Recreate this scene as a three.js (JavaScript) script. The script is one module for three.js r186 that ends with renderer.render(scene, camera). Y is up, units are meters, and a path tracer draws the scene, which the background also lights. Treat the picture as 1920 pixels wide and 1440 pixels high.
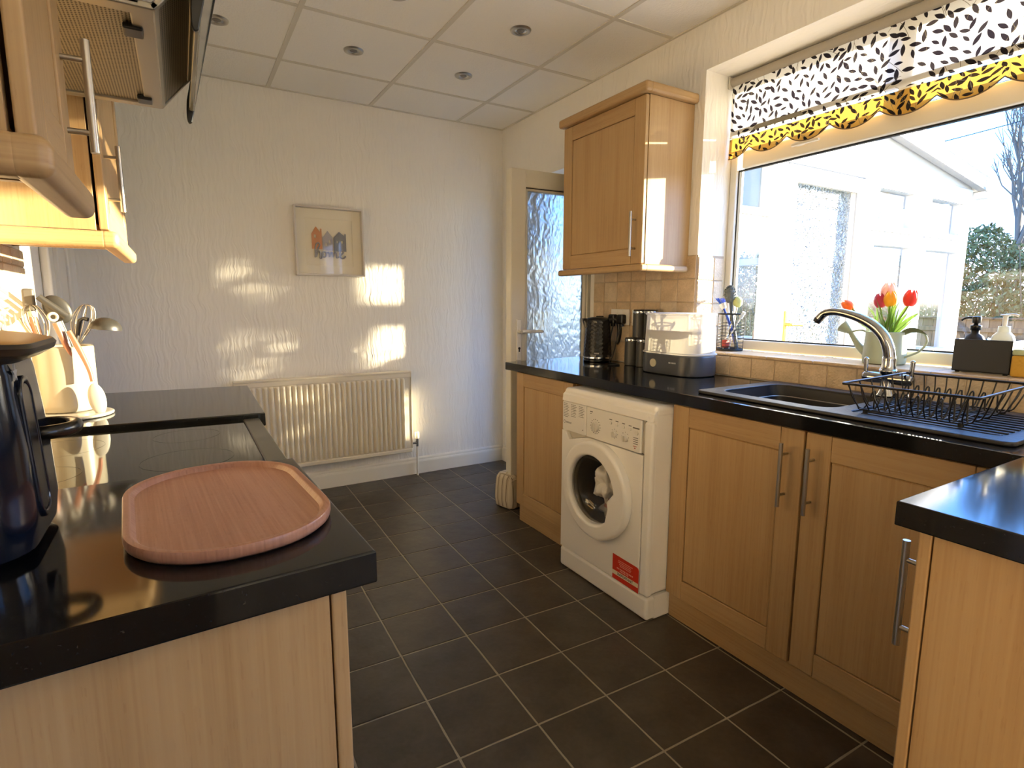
import * as THREE from 'three';
import { mergeGeometries } from 'three/addons/utils/BufferGeometryUtils.js';
import { RoundedBoxGeometry } from 'three/addons/geometries/RoundedBoxGeometry.js';
import { RectAreaLightUniformsLib } from 'three/addons/lights/RectAreaLightUniformsLib.js';

/* ---------- renderer, camera, sky, sun, exposure ---------- */
const scene = new THREE.Scene();
const renderer = new THREE.WebGLRenderer({ antialias: true });
renderer.toneMapping = THREE.LinearToneMapping;
renderer.toneMappingExposure = 8.0;
renderer.shadowMap.enabled = true;
RectAreaLightUniformsLib.init();

const camera = new THREE.PerspectiveCamera(69.48, 1920 / 1440, 0.05, 200);
camera.position.set(-0.567, 1.2259, 3.7094);
camera.rotation.set(-0.1447, -0.5364, 0.0016, 'YXZ');

const SUN_DIR = new THREE.Vector3(1, 0.137, 0.328).normalize();   // low winter sun, from the garden side
const SUN_I = 4.0;
const sun = new THREE.DirectionalLight(new THREE.Color().setRGB(1.0, 0.86, 0.58), SUN_I);
sun.position.copy(SUN_DIR).multiplyScalar(30).add(new THREE.Vector3(1, 1, 2));
sun.target.position.set(1, 1, 2);
sun.castShadow = true;
sun.shadow.mapSize.set(4096, 4096);
sun.shadow.radius = 1.6;
Object.assign(sun.shadow.camera, { left: -9, right: 9, top: 6, bottom: -6, near: 1, far: 60 });
scene.add(sun, sun.target);

const SKY_I = 1.0;
function skyTexture() {
  const W = 512, H = 256, d = new Float32Array(W * H * 4), v = new THREE.Vector3();
  for (let j = 0; j < H; j++) for (let i = 0; i < W; i++) {
    const el = ((j + 0.5) / H - 0.5) * Math.PI, az = ((i + 0.5) / W - 0.5) * 2 * Math.PI;
    v.set(Math.cos(el) * Math.cos(az), Math.sin(el), Math.cos(el) * Math.sin(az));
    const h = Math.max(0, v.y), t = Math.pow(1 - h, 12), s = Math.max(0, v.dot(SUN_DIR));
    const halo = 1.2 * Math.pow(s, 30);
    let r = 0.13 + 0.6 * t, g = 0.38 + 0.36 * t, b = 0.98 - 0.2 * t;
    r += halo * 1.0; g += halo * 0.86; b += halo * 0.6;
    if (v.y < 0) { r = 0.25; g = 0.24; b = 0.2; }
    d.set([r, g, b, 1], (j * W + i) * 4);
  }
  const t = new THREE.DataTexture(d, W, H, THREE.RGBAFormat, THREE.FloatType);
  t.mapping = THREE.EquirectangularReflectionMapping;
  t.magFilter = t.minFilter = THREE.LinearFilter;
  t.needsUpdate = true;
  return t;
}
scene.background = skyTexture();
scene.backgroundIntensity = SKY_I;

/* ---------- small tools ---------- */
let seed = 7;
const rnd = () => { seed = (seed + 0x6D2B79F5) | 0; let t = Math.imul(seed ^ (seed >>> 15), 1 | seed); t = (t + Math.imul(t ^ (t >>> 7), 61 | t)) ^ t; return ((t ^ (t >>> 14)) >>> 0) / 4294967296; };
const rr = (a, b) => a + (b - a) * rnd();
const V = (x, y, z) => new THREE.Vector3(x, y, z);
const used = {};
function numbered(name) { const n = used[name] = (used[name] ?? -1) + 1; return n ? name + '_' + String(n).padStart(3, '0') : name; }

/* uv in metres by the way each face points (turn: along the other axis) */
function metres(g, turn = false) {
  if (g.index) g = g.toNonIndexed();
  if (!g.attributes.normal) g.computeVertexNormals();
  const p = g.attributes.position, n = p.count, uv = new Float32Array(n * 2), a = V(), b = V(), c = V();
  for (let i = 0; i < n; i += 3) {
    a.fromBufferAttribute(p, i); b.fromBufferAttribute(p, i + 1); c.fromBufferAttribute(p, i + 2);
    const N = b.clone().sub(a).cross(c.clone().sub(a));
    const ax = Math.abs(N.x), ay = Math.abs(N.y), az = Math.abs(N.z);
    [a, b, c].forEach((q, k) => {
      let u, w;
      if (ay >= ax && ay >= az) { u = q.x; w = q.z; } else if (ax >= az) { u = q.z; w = q.y; } else { u = q.x; w = q.y; }
      if (turn) [u, w] = [w, u];
      uv[(i + k) * 2] = u; uv[(i + k) * 2 + 1] = w;
    });
  }
  g.setAttribute('uv', new THREE.BufferAttribute(uv, 2));
  for (const k of Object.keys(g.attributes)) if (!['position', 'normal', 'uv'].includes(k)) g.deleteAttribute(k);
  g.morphAttributes = {};
  return g;
}
function keepUv(g) {
  if (g.index) g = g.toNonIndexed();
  for (const k of Object.keys(g.attributes)) if (!['position', 'normal', 'uv'].includes(k)) g.deleteAttribute(k);
  return g;
}
const merge = (list) => (list.length === 1 ? list[0] : mergeGeometries(list));
function obj(name, geos, mat, parent, o = {}) {
  geos = (Array.isArray(geos) ? geos : [geos]).map((g) => (o.own ? keepUv(g) : metres(g, o.turn)));
  const m = new THREE.Mesh(merge(geos), mat);
  m.castShadow = m.receiveShadow = true;
  m.name = parent ? name : numbered(name);
  (parent ?? scene).add(m);
  if (o.label) m.userData.label = o.label;
  return m;
}
function thing(name, label, category, [x, y, z] = [0, 0, 0], turn = 0, group) {
  const o = new THREE.Group(); o.name = numbered(name); scene.add(o);
  o.position.set(x, y, z); o.rotation.y = turn; o.userData = { label, category };
  if (group) o.userData.group = group;
  return o;
}
function tag(o, label, category, group) { o.userData.label = label; o.userData.category = category; if (group) o.userData.group = group; return o; }
function sub(name, parent, [x, y, z] = [0, 0, 0]) { const o = new THREE.Group(); o.name = name; o.position.set(x, y, z); parent.add(o); return o; }
function struct(name, geos, mat) { const m = obj(name, geos, mat); m.userData.kind = 'structure'; return m; }
function structGroup(name) { const o = new THREE.Group(); o.name = name; o.userData.kind = 'structure'; scene.add(o); return o; }
function piece(name, geo, mat, parent, x = 0, y = 0, z = 0) { const m = new THREE.Mesh(geo, mat); m.name = name; m.castShadow = m.receiveShadow = true; m.position.set(x, y, z); parent.add(m); return m; }

const box = (x0, x1, y0, y1, z0, z1) => new THREE.BoxGeometry(x1 - x0, y1 - y0, z1 - z0).translate((x0 + x1) / 2, (y0 + y1) / 2, (z0 + z1) / 2);
function rbox(x0, x1, y0, y1, z0, z1, r = 0.003, seg = 2) {
  const w = x1 - x0, h = y1 - y0, d = z1 - z0;
  return new RoundedBoxGeometry(w, h, d, seg, Math.min(r, w * 0.49, h * 0.49, d * 0.49)).translate((x0 + x1) / 2, (y0 + y1) / 2, (z0 + z1) / 2);
}
function rod(a, b, r0, r1 = r0, seg = 12) {
  a = V(...a); b = V(...b);
  const g = new THREE.CylinderGeometry(r1, r0, a.distanceTo(b), seg, 1);
  g.applyQuaternion(new THREE.Quaternion().setFromUnitVectors(V(0, 1, 0), b.clone().sub(a).normalize()));
  return g.translate((a.x + b.x) / 2, (a.y + b.y) / 2, (a.z + b.z) / 2);
}
function tube(pts, r, seg = 24, rad = 8, closed = false, tension = 0.5) {
  return new THREE.TubeGeometry(new THREE.CatmullRomCurve3(pts.map((p) => V(...p)), closed, 'catmullrom', tension), seg, r, rad, closed);
}
function polyTube(pts, r, rad = 6) { const g = []; for (let i = 0; i + 1 < pts.length; i++) { g.push(rod(pts[i], pts[i + 1], r, r, rad)); if (i) g.push(new THREE.SphereGeometry(r, rad, 4).translate(...pts[i])); } return g; }
function taperTube(pts, radii, seg = 32, rad = 12) {                    // radius follows the list along the curve
  const curve = new THREE.CatmullRomCurve3(pts.map((p) => V(...p)));
  const g = new THREE.TubeGeometry(curve, seg, 1, rad, false), p = g.attributes.position, q = V();
  for (let i = 0; i <= seg; i++) {
    const f = (i / seg) * (radii.length - 1), k = Math.min(radii.length - 2, Math.floor(f)), R = radii[k] + (radii[k + 1] - radii[k]) * (f - k), c = curve.getPointAt(i / seg);
    for (let j = 0; j <= rad; j++) { const n = i * (rad + 1) + j; q.fromBufferAttribute(p, n).sub(c).multiplyScalar(R).add(c); p.setXYZ(n, q.x, q.y, q.z); }
  }
  return g;
}
const lathe = (pts, seg = 40) => new THREE.LatheGeometry(pts.map(([r, y]) => new THREE.Vector2(r, y)), seg);
function rrShape(w, h, r, S = THREE.Shape, cx = 0, cy = 0) {
  const s = new S(), x = cx - w / 2, y = cy - h / 2;
  s.moveTo(x + r, y); s.lineTo(x + w - r, y); s.absarc(x + w - r, y + r, r, -Math.PI / 2, 0); s.lineTo(x + w, y + h - r); s.absarc(x + w - r, y + h - r, r, 0, Math.PI / 2);
  s.lineTo(x + r, y + h); s.absarc(x + r, y + h - r, r, Math.PI / 2, Math.PI); s.lineTo(x, y + r); s.absarc(x + r, y + r, r, Math.PI, Math.PI * 1.5);
  return s;
}
const poly = (pts, S = THREE.Shape) => { const s = new S(); pts.forEach(([x, y], i) => (i ? s.lineTo(x, y) : s.moveTo(x, y))); s.closePath(); return s; };
const circ = (x, y, r, S = THREE.Path) => { const s = new S(); s.absarc(x, y, r, 0, Math.PI * 2); return s; };
function ext(shape, depth, bevel = 0, seg = 2, curve = 12) {
  return new THREE.ExtrudeGeometry(shape, { depth: depth - 2 * bevel, bevelEnabled: bevel > 0, bevelSize: bevel, bevelThickness: bevel, bevelOffset: -bevel, bevelSegments: seg, curveSegments: curve }).translate(0, 0, bevel);
}
/* a shape drawn as (x, -z) and lying flat, its underside at y0 */
const flat = (shape, y0, h, bevel = 0, seg = 2, curve = 12) => ext(shape, h, bevel, seg, curve).rotateX(-Math.PI / 2).translate(0, y0, 0);
/* a stack of rounded-rectangle rings [w, d, r, y] closed top and bottom as asked */
function loft(rings, n = 40, capLow = true, capHigh = true) {
  const pos = [], idx = [], per = n;
  const ringPts = ([w, d, r, y, cx = 0, cz = 0]) => rrShape(w, d, Math.min(r, w / 2 - 1e-4, d / 2 - 1e-4)).getSpacedPoints(per).slice(0, per).map((p) => [p.x + cx, y, p.y + cz]);
  rings.forEach((R) => ringPts(R).forEach((p) => pos.push(...p)));
  for (let k = 0; k + 1 < rings.length; k++) for (let i = 0; i < per; i++) {
    const a = k * per + i, b = k * per + ((i + 1) % per), c = a + per, d = b + per;
    idx.push(a, c, b, b, c, d);
  }
  const cap = (k, up) => { const R = rings[k], m = pos.length / 3; pos.push(R[4] ?? 0, R[3], R[5] ?? 0); for (let i = 0; i < per; i++) { const a = k * per + i, b = k * per + ((i + 1) % per); up ? idx.push(m, b, a) : idx.push(m, a, b); } };
  if (capLow) cap(0, false);
  if (capHigh) cap(rings.length - 1, true);
  const g = new THREE.BufferGeometry();
  g.setAttribute('position', new THREE.Float32BufferAttribute(pos, 3)); g.setIndex(idx);
  return g;
}
/* crease-aware normals for lofted shapes */
function smooth(g, deg = 40) {
  g = g.index ? g.toNonIndexed() : g;
  const p = g.attributes.position, n = p.count, fn = [], map = new Map(), key = (i) => [p.getX(i), p.getY(i), p.getZ(i)].map((v) => Math.round(v * 1e5)).join();
  const a = V(), b = V(), c = V();
  for (let i = 0; i < n; i += 3) { a.fromBufferAttribute(p, i); b.fromBufferAttribute(p, i + 1); c.fromBufferAttribute(p, i + 2); fn.push(b.clone().sub(a).cross(c.clone().sub(a))); }
  for (let i = 0; i < n; i++) { const k = key(i); if (!map.has(k)) map.set(k, []); map.get(k).push((i / 3) | 0); }
  const out = new Float32Array(n * 3), lim = Math.cos((deg * Math.PI) / 180);
  const unit = fn.map((f) => f.clone().normalize());
  for (let i = 0; i < n; i++) { const f = (i / 3) | 0, s = V(0, 0, 0); for (const o of map.get(key(i))) if (unit[o].dot(unit[f]) > lim) s.add(fn[o]); s.normalize(); out.set([s.x, s.y, s.z], i * 3); }
  g.setAttribute('normal', new THREE.BufferAttribute(out, 3));
  return g;
}

/* ---------- noise and textures ---------- */
function hash(x, y, s) { let h = Math.imul(x, 374761393) ^ Math.imul(y, 668265263) ^ Math.imul(s, 2147483647 - 58); h = Math.imul(h ^ (h >>> 13), 1274126177); return ((h ^ (h >>> 16)) >>> 0) / 4294967296; }
function noise(u, v, fx, fy, s) {                                     // tiles over 0..1
  const x = u * fx, y = v * fy, xi = Math.floor(x), yi = Math.floor(y);
  let a = x - xi, b = y - yi; a = a * a * (3 - 2 * a); b = b * b * (3 - 2 * b);
  const m = (q, f) => ((q % f) + f) % f, h = (i, j) => hash(m(i, fx), m(j, fy), s);
  return (h(xi, yi) * (1 - a) + h(xi + 1, yi) * a) * (1 - b) + (h(xi, yi + 1) * (1 - a) + h(xi + 1, yi + 1) * a) * b;
}
function fbm(u, v, fx, fy, s, o = 4) { let t = 0, k = 0.5, n = 0; for (let i = 0; i < o; i++) { t += k * noise(u, v, fx << i, fy << i, s + i * 17); n += k; k /= 2; } return t / n; }
function tex(W, H, fn, srgb, mx = 1, my = mx) {                       // mx, my: metres one repeat covers
  const d = new Uint8Array(W * H * 4);
  for (let j = 0; j < H; j++) for (let i = 0; i < W; i++) { const c = fn((i + 0.5) / W, (j + 0.5) / H), k = (j * W + i) * 4; if (typeof c === 'number') { d[k] = d[k + 1] = d[k + 2] = Math.max(0, Math.min(255, c * 255)); } else { d[k] = c[0]; d[k + 1] = c[1]; d[k + 2] = c[2]; } d[k + 3] = 255; }
  const t = new THREE.DataTexture(d, W, H);
  t.wrapS = t.wrapT = THREE.RepeatWrapping; t.magFilter = t.minFilter = THREE.LinearFilter;
  if (srgb) t.colorSpace = THREE.SRGBColorSpace;
  t.repeat.set(1 / mx, 1 / my); t.needsUpdate = true;
  return t;
}
function canvasTex(W, H, draw) {
  const c = document.createElement('canvas'); c.width = W; c.height = H;
  draw(c.getContext('2d'), W, H);
  const t = new THREE.CanvasTexture(c); t.colorSpace = THREE.SRGBColorSpace; t.magFilter = THREE.LinearFilter; return t;
}
const std = (color, roughness, o = {}) => new THREE.MeshStandardMaterial({ color, roughness, ...o });
const phys = (color, roughness, o = {}) => new THREE.MeshPhysicalMaterial({ color, roughness, ...o });
const clamp8 = (v) => Math.max(0, Math.min(255, v));

const woodTone = (base, dark, light) => (u, v) => {
  const band = fbm(u, v, 9, 2, 3, 3), grain = fbm(u, v, 120, 5, 11, 3), fleck = noise(u, v, 260, 40, 23) > 0.86 ? 1 : 0;
  const t = (band - 0.5) * 0.9 + (grain - 0.5) * 0.8 - fleck * 0.22, k = Math.abs(t) * 1.6, e = t < 0 ? dark : light;
  return [0, 1, 2].map((i) => clamp8(base[i] + (e[i] - base[i]) * Math.min(1, k)));
};
const T = {
  beech: tex(512, 1024, woodTone([187, 153, 106], [170, 134, 88], [196, 164, 118]), true, 0.45, 1.3),
  walnut: tex(512, 512, woodTone([180, 130, 104], [158, 108, 84], [196, 148, 122]), true, 0.3, 0.7),
  paper: tex(1024, 1024, (u, v) => {                                    // blown vinyl paper: long wavering upright ridges
    const wob = (fbm(u, v, 9, 12, 5, 3) - 0.5) * 0.035, a = noise(u + wob, v, 84, 8, 31), b = noise(u + wob * 1.4, v, 150, 16, 37);
    return 0.5 + (a - 0.5) * 0.7 + (b - 0.5) * 0.45;
  }, false, 1.0, 1.0),
  fine: tex(512, 512, (u, v) => fbm(u, v, 48, 48, 71, 3), false, 0.3),
  slate: tex(512, 512, (u, v) => { const n = fbm(u, v, 7, 7, 41, 5), m = fbm(u, v, 60, 60, 43, 2); const k = 0.72 + 0.5 * n + 0.16 * (m - 0.5); return [clamp8(70 * k), clamp8(62 * k), clamp8(52 * k)]; }, true, 0.61),
  slateBump: tex(512, 512, (u, v) => fbm(u, v, 10, 10, 47, 5), false, 0.5),
  stone: tex(1024, 1024, (u, v) => { const n = noise(u, v, 512, 512, 53), m = noise(u, v, 330, 330, 59), k = 15 + 10 * fbm(u, v, 90, 90, 61, 2) + (m > 0.9 ? 14 : 0); return n > 0.9965 ? [205, 205, 198] : [k, k, k * 0.98]; }, true, 0.8),
  tile: tex(512, 512, (u, v) => { const n = fbm(u, v, 8, 8, 81, 4) - 0.5, m = fbm(u, v, 60, 60, 83, 2) - 0.5, k = n * 34 + m * 16; return [clamp8(214 + k), clamp8(194 + k), clamp8(164 + k)]; }, true, 0.33),
  ripple: tex(512, 512, (u, v) => { const w = (fbm(u, v, 8, 6, 91, 3) - 0.5) * 0.16; return noise(u + w, v + w * 0.6, 26, 12, 93) * 0.75 + noise(u - w, v, 50, 30, 95) * 0.25; }, false, 0.42),
  hammer: tex(512, 512, (u, v) => { const w = (fbm(u, v, 10, 10, 101, 2) - 0.5) * 0.06; return noise(u + w, v + w, 36, 42, 103); }, false, 0.4),
  soil: tex(256, 256, (u, v) => { const n = fbm(u, v, 10, 10, 111, 5); return [88 + 70 * n, 82 + 66 * n, 40 + 36 * n]; }, true, 1.6),
  fence: tex(256, 512, woodTone([140, 104, 72], [96, 68, 46], [170, 134, 98]), true, 0.3, 1.6),
};
const M = {
  beech: std(0xffffff, 0.42, { map: T.beech }),
  beechEdge: std(0xf8ece0, 0.45, { map: T.beech }),
  walnut: std(0xffffff, 0.38, { map: T.walnut, bumpMap: T.fine, bumpScale: 0.0002 }),
  paper: std(0xf6f1e7, 0.75, { bumpMap: T.paper, bumpScale: 0.0028 }),
  paint: std(0xeae4d6, 0.5),
  gloss: std(0xece6d8, 0.3),
  ceiling: std(0xf7f3ea, 0.9, { bumpMap: T.fine, bumpScale: 0.0012 }),
  tbar: std(0xd9d2c2, 0.45),
  slate: std(0xffffff, 0.38, { map: T.slate, bumpMap: T.slateBump, bumpScale: 0.0018 }),
  grout: std(0xa59c88, 0.9, { bumpMap: T.fine, bumpScale: 0.001 }),
  stone: std(0xffffff, 0.085, { map: T.stone }),
  tile: std(0xffffff, 0.28, { map: T.tile, bumpMap: T.fine, bumpScale: 0.0015 }),
  tileGrout: std(0xc4b096, 0.9),
  steel: std(0xb9b4aa, 0.32, { metalness: 1 }),
  chrome: std(0xb4b6ba, 0.12, { metalness: 1 }),
  white: std(0xf3f0e9, 0.28),
  whiteMatt: std(0xe8e4da, 0.55),
  upvc: std(0xe9e7e2, 0.3),
  upvcIn: std(0xe2dccb, 0.35),
  black: std(0x101113, 0.32),
  blackGloss: std(0x0b0d12, 0.1),
  blackMatt: std(0x1c1d1f, 0.6),
  rubber: std(0x161514, 0.8),
  wire: std(0x17130f, 0.35),
  grey: std(0x8d8a84, 0.5),
  pane: phys(0xffffff, 0.0, { transmission: 1, thickness: 0, ior: 1.45, side: THREE.DoubleSide }),
};
/* ---------- the room: walls, floor, ceiling ---------- */
const XL = -1.02, XR = 1.554, XO = 1.85, H = 2.477, ZF = 7.4, WT = 0.902;   // left wall, right wall, its outer face, ceiling, far end behind the camera, worktop height
const DZ0 = 0.2, DZ1 = 1.06, WZ0 = 1.856, WZ1 = 3.27, WY0 = 0.985, WY1 = 2.27, GZ0 = 4.9, GZ1 = 7.25;   // openings: back door, kitchen window, unseen glazed doors behind the camera

struct('wall_back', box(XL - 0.12, XO, -0.15, H + 0.1, -0.12, 0), M.paper);
struct('wall_left', box(XL - 0.12, XL, -0.15, H + 0.1, 0, ZF), M.paper);
struct('wall_rear', box(XL - 0.12, XO, -0.15, H + 0.1, ZF, ZF + 0.12), M.paper);
struct('wall_right', [
  box(XR, XO, -0.15, H + 0.1, 0, DZ0), box(XR, XO, 2.06, H + 0.1, DZ0, DZ1), box(XR, XO, -0.15, 0, DZ0, DZ1),
  box(XR, XO, -0.15, H + 0.1, DZ1, WZ0), box(XR, XO, -0.15, WY0, WZ0, WZ1), box(XR, XO, WY1, H + 0.1, WZ0, WZ1), box(XR, XO, -0.15, H + 0.1, WZ1, GZ0), box(XR, XO, -0.15, 0.05, GZ0, GZ1), box(XR, XO, 2.3, H + 0.1, GZ0, GZ1), box(XR, XO, -0.15, H + 0.1, GZ1, ZF),
], M.paper);

/* floor: one mesh per slate tile on a bed of grout, laid a little askew to the walls */
{
  const floor = structGroup('floor');
  obj('grout_bed', box(XL, XR, -0.12, -0.0022, 0, ZF), M.grout, floor);
  obj('tile_field', box(XL + 0.004, XR - 0.004, -0.01, 0.0, 4.16, ZF - 0.004), M.slate, floor);
  const Tl = 0.2526, a = -0.0269, ca = Math.cos(a), sa = Math.sin(a), half = Tl / 2 - 0.0032;
  const at = (k, r) => [0.0264 + Tl * (ca * k + sa * r), 1.4704 + Tl * (-sa * k + ca * r)];
  const cut = (pts, f) => { const out = []; pts.forEach((p, i) => { const q = pts[(i + 1) % pts.length], fp = f(p), fq = f(q); if (fp >= 0) out.push(p); if (fp * fq < 0) { const t = fp / (fp - fq); out.push([p[0] + (q[0] - p[0]) * t, p[1] + (q[1] - p[1]) * t]); } }); return out; };
  const slabs = [0, 1, 2, 3, 4].map((i) => { const m = M.slate.clone(); m.color.setRGB(0.9 + 0.05 * i, 0.9 + 0.05 * i, 0.9 + 0.048 * i); return m; });
  for (let r = -7; r < 11; r++) for (let k = -4; k < 6; k++) {
    const [cx, cz] = at(k + 0.5, r + 0.5);
    if (cx < -0.8 || cx > 1.75 || cz > 4.05 || (cx > 1.2 && cz > 1.3)) continue;
    let pts = [];
    const edge = 5, J = () => (rnd() - 0.5) * 0.0016;
    [[-1, -1, 1, -1], [1, -1, 1, 1], [1, 1, -1, 1], [-1, 1, -1, -1]].forEach(([x0, z0, x1, z1]) => {
      for (let i = 0; i < edge; i++) { const t = i / edge, lx = (x0 + (x1 - x0) * t) * half + J(), lz = (z0 + (z1 - z0) * t) * half + J(); pts.push([cx + ca * lx + sa * lz, cz - sa * lx + ca * lz]); }
    });
    pts = cut(cut(cut(pts, (p) => p[1] - 0.021), (p) => XR - 0.003 - p[0]), (p) => p[0] - XL - 0.003);
    if (pts.length < 3) continue;
    const mx = pts.reduce((s, p) => s + p[0], 0) / pts.length, mz = pts.reduce((s, p) => s + p[1], 0) / pts.length, n = pts.length, pos = [], idx = [], lift = (rnd() - 0.5) * 0.0008;
    const ring = (inset, y) => pts.forEach(([x, z]) => { const dx = mx - x, dz = mz - z, L = Math.hypot(dx, dz) || 1; pos.push(x + (dx / L) * inset, y, z + (dz / L) * inset); });
    ring(0, -0.006); ring(0, -0.0012 + lift); ring(0.003, lift);
    for (let q = 0; q < 2; q++) for (let i = 0; i < n; i++) { const A = q * n + i, B = q * n + ((i + 1) % n); idx.push(A, A + n, B, B, A + n, B + n); }
    pos.push(mx, lift, mz); for (let i = 0; i < n; i++) idx.push(3 * n, 2 * n + ((i + 1) % n), 2 * n + i);
    const g = new THREE.BufferGeometry(); g.setAttribute('position', new THREE.Float32BufferAttribute(pos, 3)); g.setIndex(idx);
    const gg = metres(smooth(g, 30)), uv = gg.attributes.uv, ox = rnd(), oz = rnd();
    for (let i = 0; i < uv.count; i++) uv.setXY(i, uv.getX(i) + ox, uv.getY(i) + oz);
    piece('tile', gg, slabs[(rnd() * 5) | 0], floor);
  }
}

/* ceiling: lay-in panels between T bars, with recessed downlights */
const downlights = [];
{
  const ceil = structGroup('ceiling');
  obj('slab', box(XL, XR, H + 0.02, H + 0.12, 0, ZF), M.whiteMatt, ceil);
  const xs = [XL, -0.637, -0.032, 0.573, 1.184, XR], zs = [0, 0.438, 1.042, 1.65, 2.256, 2.862, 3.468, 4.074, 4.68, 5.286, 5.892, 6.498, 7.104, ZF], bw = 0.0115;
  for (let i = 0; i < xs.length - 1; i++) for (let j = 0; j < zs.length - 1; j++) {
    const x0 = xs[i] + bw, x1 = xs[i + 1] - bw, z0 = zs[j] + bw, z1 = zs[j + 1] - bw;
    obj('ceiling_panel', rbox(x0 - 0.006, x1 + 0.006, H + 0.001, H + 0.016, z0 - 0.006, z1 + 0.006, 0.002, 1), M.ceiling, ceil);
  }
  for (const x of xs.slice(1, -1)) obj('ceiling_bar', rbox(x - bw, x + bw, H - 0.003, H + 0.004, 0.012, ZF, 0.001, 1), M.tbar, ceil);
  for (const z of zs.slice(1, -1)) for (let i = 0; i < xs.length - 1; i++) obj('ceiling_bar', rbox(xs[i] + bw, xs[i + 1] - bw, H - 0.002, H + 0.003, z - bw, z + bw, 0.001, 1), M.tbar, ceil);
  obj('wall_angle', [rbox(XL, XR, H - 0.004, H + 0.012, 0, 0.014, 0.001, 1), rbox(XR - 0.014, XR, H - 0.004, H + 0.012, 0.014, ZF, 0.001, 1), rbox(XL, XL + 0.014, H - 0.004, H + 0.012, 0.014, ZF, 0.001, 1)], M.tbar, ceil);
  const where = [
    [-0.333, 0.73, 'recessed chrome downlight in the ceiling, the one beside the cooker hood'], [0.274, 0.737, 'recessed chrome downlight in the ceiling above the picture of houses'],
    [0.881, 0.741, 'recessed chrome downlight in the ceiling, nearest the glazed door'], [0.883, 1.344, 'recessed chrome downlight in the ceiling nearest the window wall, second from the back wall'],
    [0.29, 1.344, 'recessed chrome downlight in the ceiling cut by the top edge of the photo'],
  ];
  let first;
  where.forEach(([x, z, label], i) => {
    let d;
    if (!i) {
      d = first = thing('downlight', label, 'ceiling light', [x, H, z], 0, 'recessed ceiling downlights');
      obj('bezel', lathe([[0.028, -0.0015], [0.030, -0.006], [0.038, -0.008], [0.047, -0.005], [0.049, 0.0012]], 36), M.steel, d);
      obj('reflector', lathe([[0.028, -0.002], [0.024, 0.0006], [0.018, 0.0012], [0.0, 0.0012]], 30), M.chrome, d);
      obj('lens', lathe([[0.019, -0.001], [0.016, -0.0035], [0, -0.0042]], 24), std(0x6e6b66, 0.15), d);
    } else { d = first.clone(); d.name = numbered('downlight'); d.position.set(x, H, z); d.userData = { ...first.userData, label }; scene.add(d); }
  });
}

/* skirting */
function skirting(name, len, x, z, turn) {
  const s = new THREE.Shape(); s.moveTo(0, 0); s.lineTo(0.018, 0); s.lineTo(0.018, 0.085); s.quadraticCurveTo(0.016, 0.098, 0.011, 0.1); s.lineTo(0.011, 0.108); s.quadraticCurveTo(0.009, 0.12, 0, 0.121); s.closePath();
  const g = ext(s, len, 0, 1, 6).rotateY(Math.PI / 2).scale(1, 1, -1).translate(0, 0, 0);          // profile out along +z, run along +x
  const ix = g.index; if (!ix) { const p = g.attributes.position; for (let i = 0; i < p.count; i += 3) { const a = [p.getX(i), p.getY(i), p.getZ(i)]; p.setXYZ(i, p.getX(i + 1), p.getY(i + 1), p.getZ(i + 1)); p.setXYZ(i + 1, ...a); } }
  g.computeVertexNormals();
  g.rotateY(turn).translate(x, 0.0005, z);
  struct(name, g, M.gloss);
}
skirting('baseboard_back', XR - XL - 0.02, XL + 0.001, 0.0005, 0);
skirting('baseboard_right', 0.16, XR - 0.0005, 0.02, -Math.PI / 2);

/* upright white mouldings on the left wall, where it is lit low by the sun */
struct('trim_1', [rbox(XL, XL + 0.03, 0, H - 0.01, 0.36, 0.44, 0.008), rbox(XL, XL + 0.018, 0, H - 0.01, 0.44, 0.62, 0.004)], M.gloss);
struct('trim_2', [rbox(XL, XL + 0.032, 0, H - 0.01, 0.815, 0.905, 0.01)], M.gloss);

/* wall tiles, each with its own edges */
const tileGeos = {};
const wallTile = (w, h) => (tileGeos[w.toFixed(3) + h.toFixed(3)] ??= [0, 1, 2].map((i) => { const g = metres(rbox(-w / 2, w / 2, -h / 2, h / 2, -0.006, 0.0, 0.0028, 1)), uv = g.attributes.uv; for (let k = 0; k < uv.count; k++) uv.setXY(k, uv.getX(k) + i * 0.37, uv.getY(k) + i * 0.61); return g; }));
const tileMats = [0xffffff, 0xfbf3ea, 0xf3ebe0, 0xfff6ea].map((c) => { const m = M.tile.clone(); m.color.set(c); return m; });
function tiling(name, u0, u1, v0, v1, size, place, first = 0) {            // place(group) turns the group so that x runs along, y up, z out of the wall
  const g = structGroup(name); place(g);
  obj('grout', box(u0, u1, v0, v1, 0.0, 0.0045), M.tileGrout, g);
  for (let u = u0 + first; u < u1 - 0.012; u += size) for (let v = v0; v < v1 - 0.012; v += size) {
    const a = Math.max(u, u0), b = Math.min(u + size, u1), c = v, d = Math.min(v + size, v1);
    const m = piece('tile', wallTile(b - a - 0.004, d - c - 0.004)[(rnd() * 3) | 0], tileMats[(rnd() * 4) | 0], g, (a + b) / 2, (c + d) / 2, 0.0078 + rnd() * 0.0006);
    m.rotation.set((rnd() - 0.5) * 0.008, (rnd() - 0.5) * 0.008, 0);
  }
  return g;
}
const onRight = (g) => { g.position.set(XR, 0, 0); g.rotation.y = -Math.PI / 2; };      // x along +z, z towards the room
tiling('trim_3', 1.1, 1.856, WT + 0.002, WT + 0.002 + 5 * 0.11, 0.11, onRight, -0.014);
{ const g = tiling('trim_4', 1.856, 3.26, WT + 0.002, 0.992, 0.11, onRight); }
tiling('trim_5', XR + 0.0, XR + 0.18, 1.006, WT + 0.002 + 5 * 0.11, 0.11, (g) => { g.position.set(0, 0, WZ0); });
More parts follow.
